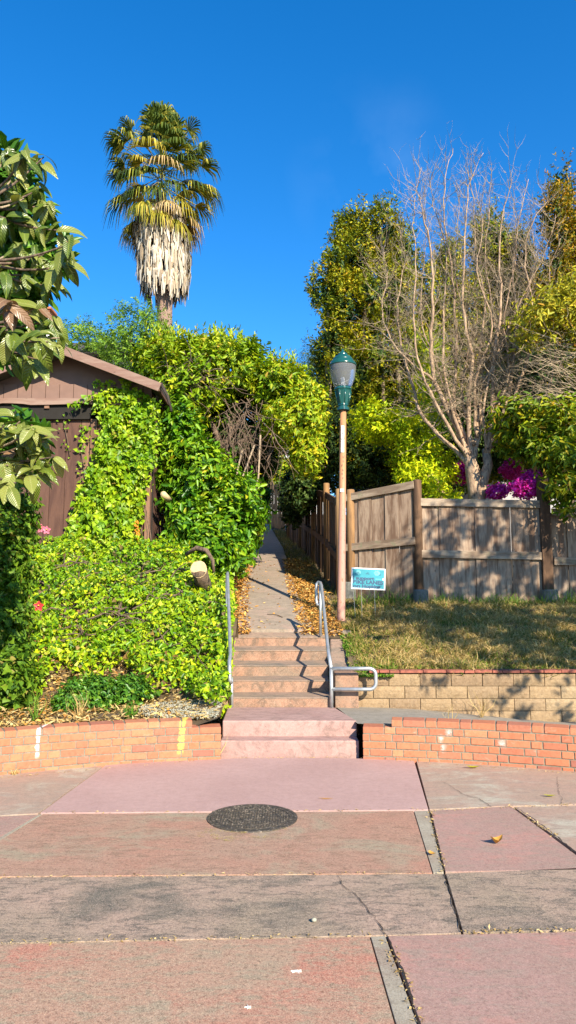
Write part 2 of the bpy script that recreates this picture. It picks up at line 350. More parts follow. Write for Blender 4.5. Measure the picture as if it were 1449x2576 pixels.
M['lawn'] = m_leaf('lawn_blade', [(0,(.05,.08,.012)),(.2,(.13,.16,.02)),(.38,(.22,.22,.035)),(.5,(.33,.24,.07)),(.8,(.46,.33,.12)),(1,(.58,.45,.2))], .6, .25, .3)
M['grass'] = m_leaf('green_grass', [(0,(.06,.14,.015)),(.6,(.13,.26,.02)),(1,(.25,.36,.05))], .5, .25, .4)
M['palmgreen'] = m_leaf('palm_green', [(0,(.03,.06,.012)),(.5,(.09,.13,.018)),(.8,(.20,.22,.025)),(1,(.42,.36,.05))], .4, .2, .4)
M['palmyellow'] = m_leaf('palm_yellow', [(0,(.16,.17,.02)),(.5,(.36,.30,.03)),(1,(.55,.42,.06))], .45, .2, .4)
M['palmtan'] = m_leaf('palm_tan', [(0,(.28,.19,.08)),(.5,(.48,.34,.15)),(1,(.60,.45,.24))], .7, .1, .2)
M['palmdead'] = m_leaf('palm_dead', [(0,(.26,.20,.14)),(.35,(.48,.42,.33)),(.8,(.66,.60,.50)),(1,(.38,.26,.14))], .8, .08, .2)
M['bark'] = m_bark('brown_bark', (.20,.135,.09), (.10,.07,.05)); M['paletwig'] = m_bark('pale_twig', (.40,.31,.20), (.25,.185,.125))
M['barebark'] = m_bark('bare_tree_bark', (.50,.35,.22), (.29,.19,.125)); M['darkbark'] = m_bark('dark_bark', (.06,.045,.035), (.03,.025,.02))
M['palmbark'] = m_bark('palm_bark', (.36,.23,.17), (.18,.12,.09), (4,4,9)); M['cutwood'] = m_plain('cut_wood', (.62,.46,.25), .8, .2, 30)
def m_loquat(name, a, b, vein):
    n = N(name); u, v, z = n.sep(n.obj())[:3]          # leaf runs along x; side veins slant from the midrib
    av = n.math('ABSOLUTE', v); q = n.math('SUBTRACT', u, n.math('MULTIPLY', av, .9))
    wv = n.math('SINE', n.math('MULTIPLY', q, 330)); mid = n.rng(av, .004, .0015)
    r = n.rnd(); c = n.mix(r, a, b)
    k = n.math('MAXIMUM', n.math('MULTIPLY', n.rng(wv, .6, 1), .2), mid); c = n.mix(k, c, vein)
    c = n.mix(n.rng(n.noise(n.obj(), 18, 3), .68, .74), c, (.25,.13,.04))
    n.fin(c, .3, n.bump(n.math('MULTIPLY', wv, -1), .5, .004), 0, .55)
    tr = n.n('ShaderNodeBsdfTranslucent'); n.put(tr.inputs[0], n.mix(1, c, (1.2,1.1,.5), 'MULTIPLY'))
    ms = n.n('ShaderNodeMixShader'); ms.inputs[0].default_value = .2
    n.t.links.new(n.b.outputs[0], ms.inputs[1]); n.t.links.new(tr.outputs[0], ms.inputs[2]); n.t.links.new(ms.outputs[0], n.out.inputs[0])
    return n.m
M['lq1'] = m_loquat('loquat_green', (.055,.10,.012), (.14,.19,.020), (.20,.25,.035))
M['lq2'] = m_loquat('loquat_light', (.15,.19,.03), (.27,.29,.06), (.32,.33,.10))
M['lq3'] = m_loquat('loquat_brown', (.20,.11,.06), (.28,.17,.09), (.33,.22,.13))
M['red'] = m_plain('petal_red', (.62,.04,.05), .5, .2, 40); M['pinkp'] = m_plain('petal_pink', (.65,.15,.22), .5, .2, 40); M['yel'] = m_plain('stamen_yellow', (.7,.45,.05), .6)
M['orange'] = m_plain('orange_berry', (.62,.22,.01), .5, .2, 40)

# --- batched leaves
TPL = {
 'oval': (np.array([(0,0,0),(.3,-.5,.10),(.3,.5,.10),(.72,-.34,.04),(.72,.34,.04),(1,0,-.12)], float), [(0,1,3,5),(0,5,4,2)]),
 'ivy':  (np.array([(0,0,0),(.12,-.55,.06),(.5,-.30,.05),(1,0,-.10),(.5,.30,.05),(.12,.55,.06)], float), [(0,1,2,3),(0,3,4,5)]),
 'dia':  (np.array([(0,0,0),(.45,-.5,.08),(1,0,-.05),(.45,.5,.08)], float), [(0,1,2),(0,2,3)]),
 'blade':(np.array([(0,-.5,0),(0,.5,0),(.55,.35,.10),(.55,-.35,.10),(1,0,-.05)], float), [(0,1,2,3),(3,2,4)]),
 'oct':  (np.array([(.5,0,0),(-.5,0,0),(0,.5,0),(0,-.5,0),(0,0,.35),(0,0,-.35)], float), [(0,2,4),(2,1,4),(1,3,4),(3,0,4),(2,0,5),(1,2,5),(3,1,5),(0,3,5)]),
}
def unit(a): return a/np.maximum(np.linalg.norm(a, axis=1, keepdims=True), 1e-9)
def leaves(P, D, Nn, L, W, tpl='oval', curl=1.0, off=(0,0,0), name='leaves', mat=None):
    P = np.asarray(P, float)-np.array(off, float); n = len(P)
    D = unit(np.asarray(D, float)); S = unit(np.cross(D, Nn)); Q = np.cross(S, D)
    T, F = TPL[tpl]; k = len(T)
    L = np.broadcast_to(np.asarray(L, float), (n,)); W = np.broadcast_to(np.asarray(W, float), (n,))
    V = (P[:,None,:] + D[:,None,:]*(T[None,:,0:1]*L[:,None,None]) + S[:,None,:]*(T[None,:,1:2]*W[:,None,None])
         + Q[:,None,:]*(T[None,:,2:3]*L[:,None,None]*curl)).reshape(-1,3)
    me = bpy.data.meshes.new(name)
    nl = sum(len(f) for f in F); nf = len(F)
    me.vertices.add(n*k); me.vertices.foreach_set('co', V.astype(np.float32).ravel())
    base = (np.arange(n)*k)[:,None]
    li = (base + np.concatenate([np.array(f) for f in F])[None,:]).ravel()
    me.loops.add(n*nl); me.loops.foreach_set('vertex_index', li.astype(np.int32))
    sizes = np.array([len(f) for f in F]); st = np.concatenate([[0], np.cumsum(sizes)[:-1]])
    me.polygons.add(n*nf)
    me.polygons.foreach_set('loop_start', ((np.arange(n)*nl)[:,None]+st[None,:]).ravel().astype(np.int32))
    if mat: me.materials.append(mat)
    me.update(calc_edges=True); me.validate(); return me
def leafpart(name, parent, P, D, Nn, L, W, tpl, mat, curl=1.0, kind=None, label=None):
    o = link(name, leaves(P, D, Nn, L, W, tpl, curl, tuple(WL[parent]), name, mat), parent); WL[o] = WL[parent]
    if kind: o['kind'] = kind
    if label: o['label'] = label
    return o
def rn(n, s=1.0): return rng.normal(0, s, (n,3))
def blob(px, py, Y, rx, ry, rY):
    """ellipsoid at its real place: pixel radii are turned into metres at that distance"""
    c = at(px, py, Y); zc = Y*math.cos(PITCH)+(c.z-EYE)*math.sin(PITCH); k = zc/FPX
    return (np.array(c), np.array([rx*k, rY, ry*k*1.02]))
def shell(blobs, n, depth=.35, gap=.0, gs=2.0, lump=.18):
    """points in the outer shell of a union of ellipsoids, thinned in patches"""
    A = np.array([b[1][0]*b[1][2]+b[1][0]*b[1][1] for b in blobs]); A = A/A.sum()
    Ps, Ns = [], []
    ph = rng.uniform(0, 9, 6)
    for b, a in zip(blobs, A):
        m = int(n*a*1.5)+8
        u = unit(rn(m)); r = 1-depth*rng.random((m,1))**1.7
        wob = 1+lump*(np.sin(u[:,0:1]*7+ph[0])*np.sin(u[:,2:3]*6+ph[1])+.6*np.sin(u[:,1:2]*11+u[:,0:1]*9+ph[2]))
        p = b[0]+u*b[1]*r*wob; nn = unit(u/b[1])
        Ps.append(p); Ns.append(nn)
    P = np.vstack(Ps); Nn = np.vstack(Ns)
    keep = np.ones(len(P), bool)
    for b in blobs:
        q = np.linalg.norm((P-b[0])/b[1], axis=1); keep &= q > 1-depth*1.25
    if gap > 0:
        f = np.sin(P[:,0]*gs*2.1+ph[3])*np.sin(P[:,2]*gs*2.4+ph[4])*np.cos(P[:,1]*gs*1.7+ph[5])
        keep &= (f < .55-gap) | (rng.random(len(P)) < .15)
    return P[keep], Nn[keep]
def rosettes(P, Nn, k, spread=.7, up=.35, step=.05):
    """k leaves around a shoot at each point; returns base, direction, normal"""
    n = len(P); ax = unit(Nn+rn(n,.45)+np.array([0,0,up]))
    B = np.repeat(P, k, 0); A = np.repeat(ax, k, 0); t = np.tile(np.arange(k), n)
    side = unit(np.cross(A, rn(n*k)))
    D = unit(A*(.55)+side*(spread+.5)+rn(n*k,.15)); B = B + A*(t[:,None]*step*rng.uniform(.6,1.2,(n*k,1)))
    return B, D, unit(A+rn(n*k,.2))

# ------------------------------------------------------------------ terrain
def ip(x, xs, ys): return float(np.interp(x, xs, ys))
PY = [9.9, 15, 20, 28.4, 40, 60, 160]; PZ = [.985, 2.06, 2.95, 4.45, 6.0, 8.0, 16]
CX = [8.1, 9.9, 12.5, 15, 19.6, 28.4, 34, 60]; CXV = [-.07, -.16, -.33, -.42, -.58, -1.12, -1.7, -5]
def pathx(y): return ip(y, CX, CXV)
def hpath(y): return ip(y, PY, PZ)
def Hleft(x, y):  return ip(y, [6.0, 7.0, 7.9, 9.0, 11.6, 13, 20, 40, 60, 160], [.32,.33,.40,.90,2.14,2.42,3.4,6.4,8.2,16.2])
def Hright(x, y):
    z = ip(y, [8.3, 10.2, 12, 16, 20, 40, 60, 160], [.63, 1.05, 1.45, 2.1, 2.9, 6.3, 8.2, 16.2])
    return z
def H(x, y):
    if y >= 9.9:
        c = pathx(y); zp = hpath(y)
        if x < c:
            t = min(max((c-.62-x)/.7, 0), 1); z = zp*(1-t)+Hleft(x,y)*t
        else:
            t = min(max((x-c-.62)/.5, 0), 1); z = zp*(1-t)+Hright(x,y)*t
        return z
    return Hleft(x,y) if x < 0 else Hright(x,y)
def wally(x):
    return 6.98-(.103 if x < 0 else .085)*(abs(x-.04)**2)*(1 if abs(x) < 3.4 else 1) if abs(x) < 4.2 else 6.98-(.103 if x < 0 else .085)*4.16**2-(abs(x)-4.2)*.2
ground = MB(); ground.add([(-300,-200,-.055),(300,-200,-.055),(300,400,-.055),(-300,400,-.055)], [(0,1,2,3)])
solo('ground', ground, M['joint'], kind='structure')
def grid(mb, xs, yf, nj, zf):
    b = len(mb.v); ni = len(xs)
    for i, x in enumerate(xs):
        y0, y1 = yf(x)
        for j in range(nj):
            y = y0+(y1-y0)*(j/(nj-1)); mb.v.append((x, y, zf(x, y)))
    for i in range(ni-1):
        for j in range(nj-1): a = b+i*nj+j; mb.f.append((a, a+nj, a+nj+1, a+1))
def nzf(x, y): return .025*math.sin(x*5.1+y*3.3)+.02*math.sin(x*9.7-y*7.1+1)+.015*math.sin(x*2.3+y*12)
hill = MB()
ys = list(np.arange(9.9, 16, .25))+list(np.arange(16, 40, 1.0))+[40,50,60,80,110,160]
xs = [-60,-40,-25,-15,-10,-7,-5,-4]+list(np.arange(-3.5, 4.6, .2))+[5,6,7,9,12,18,30,60]
for i, x in enumerate(xs):
    for y in ys: hill.v.append((x, y, H(x,y)-.02+(nzf(x,y) if abs(x-pathx(y)) > .9 else 0)))
for i in range(len(xs)-1):
    for j in range(len(ys)-1): a = i*len(ys)+j; hill.f.append((a, a+len(ys), a+len(ys)+1, a+1))
grid(hill, [-60,-40,-20,-10,-7,-5.5,-4.8]+list(np.arange(-4.4,-.8,.15))+[-.80,-.68], lambda x: (wally(x)+.10, 9.9), 22, lambda x,y: H(x,y)-.02+nzf(x,y)*min(1,(9.9-y)*3))
grid(hill, [.74]+list(np.arange(.9,4.7,.2))+[6,8,12,30,60], lambda x: (8.42, 9.9), 10, lambda x,y: H(x,y)-.02+nzf(x,y)*.5)
solo('hillside', hill, M['hill'], kind='structure', smooth=True)

# ------------------------------------------------------------------ pavement: every slab a piece
pave = thing('pavement', '', '', (0,0,0)); del pave['label']; del pave['category']; pave['kind'] = 'structure'
def inset(poly, g):
    n = len(poly); ar = sum(poly[i][0]*poly[(i+1)%n][1]-poly[(i+1)%n][0]*poly[i][1] for i in range(n))
    if ar < 0: poly = poly[::-1]
    out = []
    for i in range(n):
        p0, p1, p2 = Vector(poly[i-1][:2]), Vector(poly[i][:2]), Vector(poly[(i+1)%n][:2])
        d1 = (p1-p0).normalized(); d2 = (p2-p1).normalized(); n1 = Vector((-d1.y,d1.x)); n2 = Vector((-d2.y,d2.x))
        m = (n1+n2); l = max(m.length_squared/2, .3); out.append(p1+m*(g/l))
    return out
def slab(poly, mat, z=0.0, g=.003, label=None, px=True):
    pts = [gnd(*p, 0) for p in poly] if px else [Vector((*p,0)) for p in poly]
    q = inset([(p.x,p.y) for p in pts], g)
    o = part('slab', MB().prism(q, -.05, z), M[mat], pave, label=label); bev(o, .0012, 1)
    return o
def arc(x0, x1, n): return [(x0+(x1-x0)*i/n, wally(x0+(x1-x0)*i/n)+.02) for i in range(n+1)]
G = lambda x, y: tuple(gnd(x, y)[:2])
pinkpoly = [G(100,2046), G(1079,2038), G(1043,1916)] + arc(gnd(1043,1916).x-.02, gnd(258,1927).x+.02, 12)
slab(pinkpoly, 'pink', .003, .004, 'smooth newer pink slab', False)
slab([G(258,1929)] + [G(96,2046), G(-700,2085)] + arc(-4.6, gnd(258,1929).x-.02, 8), 'brownslab', -.001, .004, None, False)
slab([(96,2048),(-700,2088),(-700,2200),(-170,2208)][::-1], 'mauve', -.002)
slab([G(1079,2036), G(1286,2027), G(1900,2010)] + arc(4.6, gnd(1043,1916).x+.02, 9), 'brownslab', -.001, .005, None, False)
slab([(1082,2039),(1286,2028),(1449,2149),(1449+60,2190-2),(1118,2194)], 'mauve', .001, .006)
slab([(1288,2028),(1900,2012),(1900,2160),(1511,2188)], 'brownslab', -.004, .012)
# red slab with its pale edge strips
slab([(108,2048),(1040,2040),(1088,2196),(-150,2206)], 'redslab', 0, .0015)
slab([(1041,2040),(1079,2039),(1117,2194),(1089,2196)], 'greystrip', 0, .002)
slab([(97,2049),(107,2048),(-151,2206),(-175,2207)], 'greystrip', 0, .002)
slab([(-700,2212),(1118,2197),(1162,2347),(970,2353),(-700,2386)], 'greyslab', -.001, .004)
slab([(1119,2197),(1509,2181),(1900,2165),(1900,2330),(1163,2347)], 'greyslab', .001, .005)
slab([(-700,2390),(930,2356),(1012,2640),(1140,3100),(-900,3100)], 'redslab2', .001, .0015)
slab([(931,2356),(970,2354),(1076,2640),(1230,3100),(1141,3100),(1013,2640)], 'greystrip', .001, .003)
slab([(972,2354),(1449,2344),(1900,2332),(2300,3100),(1232,3100),(1078,2640)], 'mauve', .002, .006)
# the street in front
rd = MB().add([(-60,-60,-.012),(60,-60,-.012),(60,1.75,-.012),(-60,1.75,-.012)], [(0,1,2,3)])
solo('street', rd, M['asphalt'], kind='structure')
sdw = MB().add([(-60,1.75,-.03),(60,1.75,-.03),(60,7.2,-.03),(-60,7.2,-.03)], [(0,1,2,3)])
solo('pavement_bed', sdw, M['joint'], kind='structure')
# cracks: thin ragged lines
ck = MB()
def crack(pts, w0, w1, z=.0045):
    P = [gnd(*p) for p in pts]; out = []
    for a, b in zip(P, P[1:]):
        m = max(2, int((b-a).length/.03))
        for i in range(m): out.append(a.lerp(b, i/m)+Vector((random.gauss(0,.004), random.gauss(0,.006), 0)))
    out.append(P[-1]); b0 = len(ck.v)
    for i, p in enumerate(out):
        d = (out[min(i+1,len(out)-1)]-out[max(i-1,0)]).normalized(); s = Vector((-d.y,d.x,0)); w_ = (w0+(w1-w0)*i/len(out))*random.uniform(.15,.62)
        ck.v += [(p.x+s.x*w_, p.y+s.y*w_, z), (p.x-s.x*w_, p.y-s.y*w_, z)]
    for i in range(len(out)-1): a = b0+2*i; ck.f.append((a,a+1,a+3,a+2))
crack([(1110,1965),(1150,1988),(1165,2000),(1205,2010),(1237,2030)], .002, .006)
crack([(1402,1955),(1404,1985),(1413,2010),(1412,2024)], .004, .003)
crack([(848,2205),(862,2228),(905,2262),(935,2300),(970,2352)], .003, .005)
crack([(1118,2198),(1140,2270),(1161,2346)], .006, .005)
crack([(1080,2040),(1095,2100),(1117,2193)], .005, .008, .006)
crack([(972,2355),(1020,2460),(1060,2600)], .006, .010, .007)
crack([(1300,2034),(1370,2082),(1449,2147),(1500,2180)], .006, .014, .007)
part('crack', ck, M['crack'], pave)
# debris caught in the joints, spots of dirt on the slabs
n = 900; P = []
lines = [((1080,2040),(1117,2193)),((972,2355),(1070,2600)),((1290,2030),(1400,2105)),((0,2208),(1118,2196)),((0,2373),(970,2353)),((100,2046),(1078,2038)),((580,1908),(880,1906)),((1165,2347),(1449,2342)),((1090,2040),(1449,2024)),((560,1908),(0,1958)),((905,1908),(1449,1946))]
for i in range(n):
    a, b = random.choice(lines); t = random.random(); g = gnd(a[0]+(b[0]-a[0])*t, a[1]+(b[1]-a[1])*t); P.append((g.x+random.gauss(0,.012), g.y+random.gauss(0,.01), .006))
P = np.array(P); D = rn(n); D[:,2] *= .15
o = link('debris', leaves(P, D, np.tile([0,0,1.0],(n,1))+rn(n,.3), rng.uniform(.008,.03,n), rng.uniform(.003,.010,n), 'dia', 1, (0,0,0), 'debris', M['straw'])); o['kind'] = 'stuff'
o['label'] = 'dry grass bits and crumbs caught in the paving joints'; o['category'] = 'debris'
# manhole
c = gnd(635, 2058)
mh = thing('manhole_cover', 'round black iron manhole cover set between the pink slab and the red slab', 'manhole cover', (c.x,c.y,0))
part('frame', MB().lathe([(.312,-.01),(.312,.008),(.290,.008),(.290,-.01)], (c.x,c.y,0), 48), M['iron'], mh)
part('cover', MB().lathe([(.287,-.01),(.287,.0075),(.0,.0075)], (c.x,c.y,0), 48), M['iron'], mh)
for j, (rr_, wd_) in enumerate(((.262,.006),(.18,.004),(.09,.004))):
    part('ring', MB().lathe([(rr_,.0070),(rr_,.0105),(rr_-wd_,.0105),(rr_-wd_,.0070)], (c.x,c.y,0), 48), M['iron'], mh)
for q in (0, math.pi): part('pick_hole', MB().box((c.x+.225*math.cos(q)-.012,c.y-.018,.0070),(c.x+.225*math.cos(q)+.012,c.y+.018,.0082)), M['crack'], mh)
stb = MB()
for i in range(-13,14):
    for j in range(-13,14):
        x_, y_ = i*.0185, j*.0185
        if .0 < x_*x_+y_*y_ < .250**2 and abs(math.hypot(x_,y_)-.18) > .009 and abs(math.hypot(x_,y_)-.09) > .009: stb.box((c.x+x_-.005,c.y+y_-.005,.0072),(c.x+x_+.005,c.y+y_+.005,.0100))
part('stud_pattern', stb, M['iron'], mh, kind='stuff')
# things lying about on the paving
def curled(name, px, py, L, Wd, mat, label, ang, lift=.03, z=.006):
    g = gnd(px, py, z); m = MB(); k = 7
    for i in range(k):
        t = i/(k-1); wv = Wd*math.sin(math.pi*(.08+.88*t))/2
        cx = (t-.5)*L; zz = lift*(2*t-1)**2+.002
        for s in (-1, 0, 1): m.v.append((cx, s*wv, zz+abs(s)*lift*.55*math.sin(math.pi*t)))
    for i in range(k-1):
        for j in range(2): a = i*3+j; m.f.append((a,a+3,a+4,a+1))
    o = link(name, m.mesh(name, M[mat], (0,0,0), True), None, g, (0,0,ang)); o['label'] = label; o['category'] = 'leaf'; return o
curled('fallen_leaf', 1250, 2122, .085, .06, 'litter', 'curled brown leaf standing on the mauve slab beside the wide joint', .4, .045)
curled('fallen_leaf', 1086, 2149, .06, .035, 'litter', 'small yellow brown leaf on the pale strip beside the long joint', 1.9, .012)
curled('fallen_leaf', 760, 1896, .10, .04, 'bushy', 'yellow leaf at the foot of the lowest pink step, near its middle', .1, .01)
curled('fallen_leaf', 862, 1895, .11, .05, 'bushy', 'yellow leaf at the foot of the lowest pink step, by the right brick wall', .2, .015)
curled('fallen_leaf', 1190, 1932, .12, .04, 'bushy', 'bright yellow leaf against the base of the right brick wall', -.1, .02)
curled('fallen_leaf', 1383, 2003, .09, .03, 'bushy', 'thin yellow leaf on the brown slab left of the small crack', -.2, .01)
curled('fallen_leaf', 820, 2010, .11, .014, 'litter', 'narrow reddish brown leaf on the right half of the pink slab', -.05, .006)
g = gnd(790, 2318, .005)
solo('pebble', MB().lathe([(.004,0),(.013,.004),(.012,.012),(.004,.016)], g, 8), M['gravel'], 'small pale green pebble on the dark lichen covered slab', 'pebble', smooth=True)
for (x, y, lb, k) in ((745, 2445, 'white bird dropping splashed on the front red slab', 9), (625, 2536, 'small white speck of dropping near the bottom of the front red slab', 5)):
    g = gnd(x, y); m = MB()
    pts = [(g.x+math.cos(a)*r_*1.3, g.y+math.sin(a)*r_) for a, r_ in [(2*math.pi*i/(2*k), random.uniform(.008,.02) if i % 2 else .003) for i in range(2*k)]]
    m.prism(pts, .0015, .0055 if y > 2500 else .006); solo('bird_dropping', m, M['sticker'], lb, 'dropping')
# chalk scrawl and white scuffs by the manhole
m_ = N('chalk'); a_ = m_.rng(m_.noise(m_.pos(), 60, 3, .8), .48, .62, 0, .5)
m_.fin((.55,.42,.12), .95); tr_ = m_.n('ShaderNodeBsdfTransparent'); ms_ = m_.n('ShaderNodeMixShader'); m_.put(ms_.inputs[0], a_)
m_.t.links.new(tr_.outputs[0], ms_.inputs[1]); m_.t.links.new(m_.b.outputs[0], ms_.inputs[2]); m_.t.links.new(ms_.outputs[0], m_.out.inputs[0]); M['chalk'] = m_.m
m = MB()
for k in range(26):
    x = 515+random.random()*230; y = 2088+random.random()*24-(10 if x > 700 else 0); a = gnd(x, y); b = gnd(x+random.uniform(-40,40), y+random.uniform(-9,9)); d = (b-a).normalized(); s = Vector((-d.y,d.x,0))*.012
    zz = .0052+k*.00006
    m.add([(a.x+s.x,a.y+s.y,zz),(a.x-s.x,a.y-s.y,zz),(b.x-s.x,b.y-s.y,zz),(b.x+s.x,b.y+s.y,zz)], [(0,1,2,3)])
part('chalk_mark', m, M['chalk'], pave, label='faded yellow chalk smear')

# ------------------------------------------------------------------ brick walls
CO = .0685; MO = .011
def brick_mesh(L, dpt):
    m = MB().box((-L/2, 0, 0), (L/2, dpt, CO-MO)); return m.mesh('brick', M['brick'])
bm_cache = {}
def get_brick(L, dp):
    key = (round(L,3), dp)
    if key not in bm_cache: bm_cache[key] = brick_mesh(L, dp)
    return bm_cache[key]
def brick_wall(x0, x1, label, low_end):
    sgn = 1 if x1 > x0 else -1; N_ = 400
    xs_ = [x0+(x1-x0)*i/N_ for i in range(N_+1)]; P = [Vector((x, wally(x), 0)) for x in xs_]
    S = [0]
    for a, b in zip(P, P[1:]): S.append(S[-1]+(b-a).length)
    def pt(s):
        x = float(np.interp(s, S, xs_)); d = Vector((1, (wally(x+.01)-wally(x-.01))/.02, 0)).normalized()
        return Vector((x, wally(x), 0)), d
    t = thing('brick_wall', label, 'wall', (x0, wally(x0), 0))
    core = MB(); n = 60; z0 = -.04; lowS = low_end
    def ring(s, front, back, zt):
        p, d = pt(s); nrm = Vector((-d.y, d.x, 0)); return [p+nrm*front+Vector((0,0,z0)), p+nrm*back+Vector((0,0,z0)), p+nrm*back+Vector((0,0,zt)), p+nrm*front+Vector((0,0,zt))]
    for (sa, sb, zt) in ((.004, lowS+.012, 5*CO-.034-MO-.003), (lowS+.012, S[-1], 6*CO-.034-MO-.006)):
        prev = None; m2 = MB()
        for i in range(n+1):
            s = sa+(sb-sa)*i/n; rg = ring(s, .006, .196, zt); b = len(m2.v); m2.v += [tuple(v) for v in rg]
            if i: m2.f += [(b-4+j, b-4+(j+1)%4, b+(j+1)%4, b+j) for j in range(4)]
        m2.f += [(3,2,1,0), (len(m2.v)-4, len(m2.v)-3, len(m2.v)-2, len(m2.v)-1)]; core.add(m2.v, m2.f)
    part('mortar', core, M['mortar'], t)
    for c_ in range(6):
        s = lowS+.012 if c_ == 5 else 0.0
        k = c_ % 2; s_end = S[-1]
        if c_ % 2: s += 0; 
        first = True
        while s < s_end-.03:
            L = (.198 if k % 2 == 0 else .093); L *= random.uniform(.97,1.03)
            if first and c_ in (1,3): L *= .62
            first = False
            if s+L > s_end: L = s_end-s
            p, d = pt(s+L/2); nrm = Vector((-d.y,d.x,0))
            top = c_ == 5 or (c_ == 4 and s+L/2 < lowS)
            o = link('brick', get_brick(round(L/.006)*.006, .2 if top else .1), t, (p+nrm*random.uniform(-.003,.003)+Vector((0,0,-.034+c_*CO+random.uniform(-.0015,.0015))))-WL[t], (0, random.uniform(-.006,.006), math.atan2(d.y,d.x)))
            bev(o, .003, 1)
            s += L+MO; k += 1
    return t
brick_wall(.71, 3.6, 'low curved orange brick wall right of the pink steps, one course lower at its stair end', .26)
brick_wall(-.635, -3.6, 'low curved orange brick wall left of the pink steps with a yellow painted stripe', .26)

# ------------------------------------------------------------------ lower steps, landing, side walk
ls = thing('lower_steps', 'two smooth pink concrete steps and landing between the brick walls', 'steps', (0,6.99,0))
yA = gnd(730,1903).y; 
def wedge(poly, z0, z1s):
    n = len(poly); vs = [(p[0],p[1],z0) for p in poly]+[(p[0],p[1],z) for p, z in zip(poly, z1s)]
    return MB().add(vs, [tuple(range(n-1,-1,-1)), tuple(range(n,2*n))]+[(i,(i+1)%n,n+(i+1)%n,n+i) for i in range(n)])
part('step', wedge([(-.652,yA),(.684,yA),(.684,yA+.35),(-.652,yA+.35)], -.04, [.148,.148,.152,.152]), M['steppink'], ls, bevel=.012)
y2 = yA+.21
part('landing', wedge([(-.652,y2),(.686,y2),(.52,8.13),(-.672,8.13)], -.04, [.300,.300,.304,.304]), M['steppink'], ls, bevel=.012)
sw = wedge([(.70,7.26),(1.5,7.13),(2.8,6.9),(9,5.5),(9,8.32),(1.0,8.32),(.54,8.10)], -.04, [.295,.25,.17,.10,.05,.27,.298])
sw = MB().add([(.68,7.16,.292),(1.5,7.05,.262),(3.0,6.6,.19),(9,5.8,.10),(9,8.34,.03),(3.0,8.34,.115),(1.4,8.34,.26),(.53,8.34,.292)], [(0,1,6,7),(1,2,5,6),(2,3,4,5)])
solo('side_walk', sw, M['sidewalk'], kind='structure')

# ------------------------------------------------------------------ upper steps
us = thing('upper_steps', 'five worn reddish brown concrete steps climbing to the sloping path', 'steps', (0,8.14,.3))
ed = [8.14, 8.58, 9.02, 9.46, 9.9]
tops = [.408, .545, .679, .837, .985]; bots = [.30, .41, .55, .7025, .863]
def xl(y): return -.662-(y-8.14)*.080
def xr(y): return .478+(y-8.14)*.03
for i, y in enumerate(ed):
    y1 = ed[i+1]+.02 if i < 4 else 10.15
    zt2 = bots[i+1]+.004 if i < 4 else .985+.052
    z0 = -.04 if i == 0 else bots[i]-.15
    o = part('step', wedge([(xl(y),y),(xr(y),y),(xr(y1),y1),(xl(y1),y1)], z0, [tops[i]-.012,tops[i]-.012,zt2-.012,zt2-.012]), M['stepbrown'], us, bevel=.014)
    tp = part('tread', wedge([(xl(y)+.004,y-.006),(xr(y)-.004,y-.006),(xr(y1)-.004,y1),(xl(y1)+.004,y1)], tops[i]-.014, [tops[i],tops[i],zt2,zt2]), M['steptread'], us, bevel=.010)
# side walls of the stairs
cw = thing('stair_side_wall', 'pinkish concrete side wall right of the upper steps, ending in a square pillar', 'wall', (.6,8.2,0))
part('pillar', MB().box((.53,8.20,.0),(.797,8.62,.668)), M['stepbrown'], cw, bevel=.012)
pr = [(8.62,.655),(9.0,.735),(9.3,.80),(9.9,.955),(10.08,.99),(10.10,1.065),(10.36,1.075),(10.44,1.0)]
m = MB(); n = len(pr)
for xx in (.50,.80):
    for y, z in pr: m.v.append((xx+(y-8.62)*.06, y, -.05))
    for y, z in pr: m.v.append((xx+(y-8.62)*.06, y, z))
for i in range(n-1):
    m.f += [(i, i+n, i+1+n, i+1), (2*n+i, 2*n+i+1, 3*n+i+1, 3*n+i), (n+i, 3*n+i, 3*n+i+1, n+i+1)]
m.f += [(0,2*n,3*n,n),(n-1,2*n-1,4*n-1,3*n-1)]
part('wall_top', m, M['steptread'], cw, bevel=.02)
lw = thing('stair_kerb', 'narrow concrete kerb left of the upper steps under hanging ivy', 'kerb', (-.73,8.2,0))
m = MB(); pr = [(8.15,.42),(8.6,.62),(9.0,.78),(9.5,.95),(9.9,1.1),(10.3,1.2)]; n = len(pr)
for xx in (-.76,-.672):
    for y, z in pr: m.v.append((xx-(y-8.14)*.080, y, -.05))
    for y, z in pr: m.v.append((xx-(y-8.14)*.080, y, z))
for i in range(n-1):
    m.f += [(i, i+1, i+1+n, i+n)[::-1], (2*n+i, 2*n+i+1, 3*n+i+1, 3*n+i), (n+i, 3*n+i, 3*n+i+1, n+i+1)]
m.f += [(0,2*n,3*n,n),(n-1,2*n-1,4*n-1,3*n-1)]
part('kerb', m, M['stepbrown'], lw, bevel=.01)

# ------------------------------------------------------------------ path
pth = thing('path', '', '', (0,9.9,0)); del pth['label']; del pth['category']; pth['kind'] = 'structure'
def halfw(y): return ip(y, [9.9, 12.5, 15, 20, 28, 40], [.56, .50, .47, .44, .36, .34])
yy = 10.16; k = 0
while yy < 38:
    L = 1.45 if yy < 20 else 3.0; y1 = yy+L; m = MB(); q = 5
    for i in range(q+1):
        y = yy+.006+(L-.012)*i/q; c0 = pathx(y); hw = halfw(y)
        for xx, dz in ((c0-hw,-.06),(c0-hw,0),(c0,.008),(c0+hw,0),(c0+hw,-.06)): m.v.append((xx, y, hpath(y)+.03+dz))
    for i in range(q):
        for j in range(4): a = i*5+j; m.f.append((a,a+1,a+6,a+5)[::-1])
    m.f += [(0,1,2,3,4), tuple(q*5+j for j in (4,3,2,1,0))]
    part('slab', m, M['path'], pth); yy = y1; k += 1

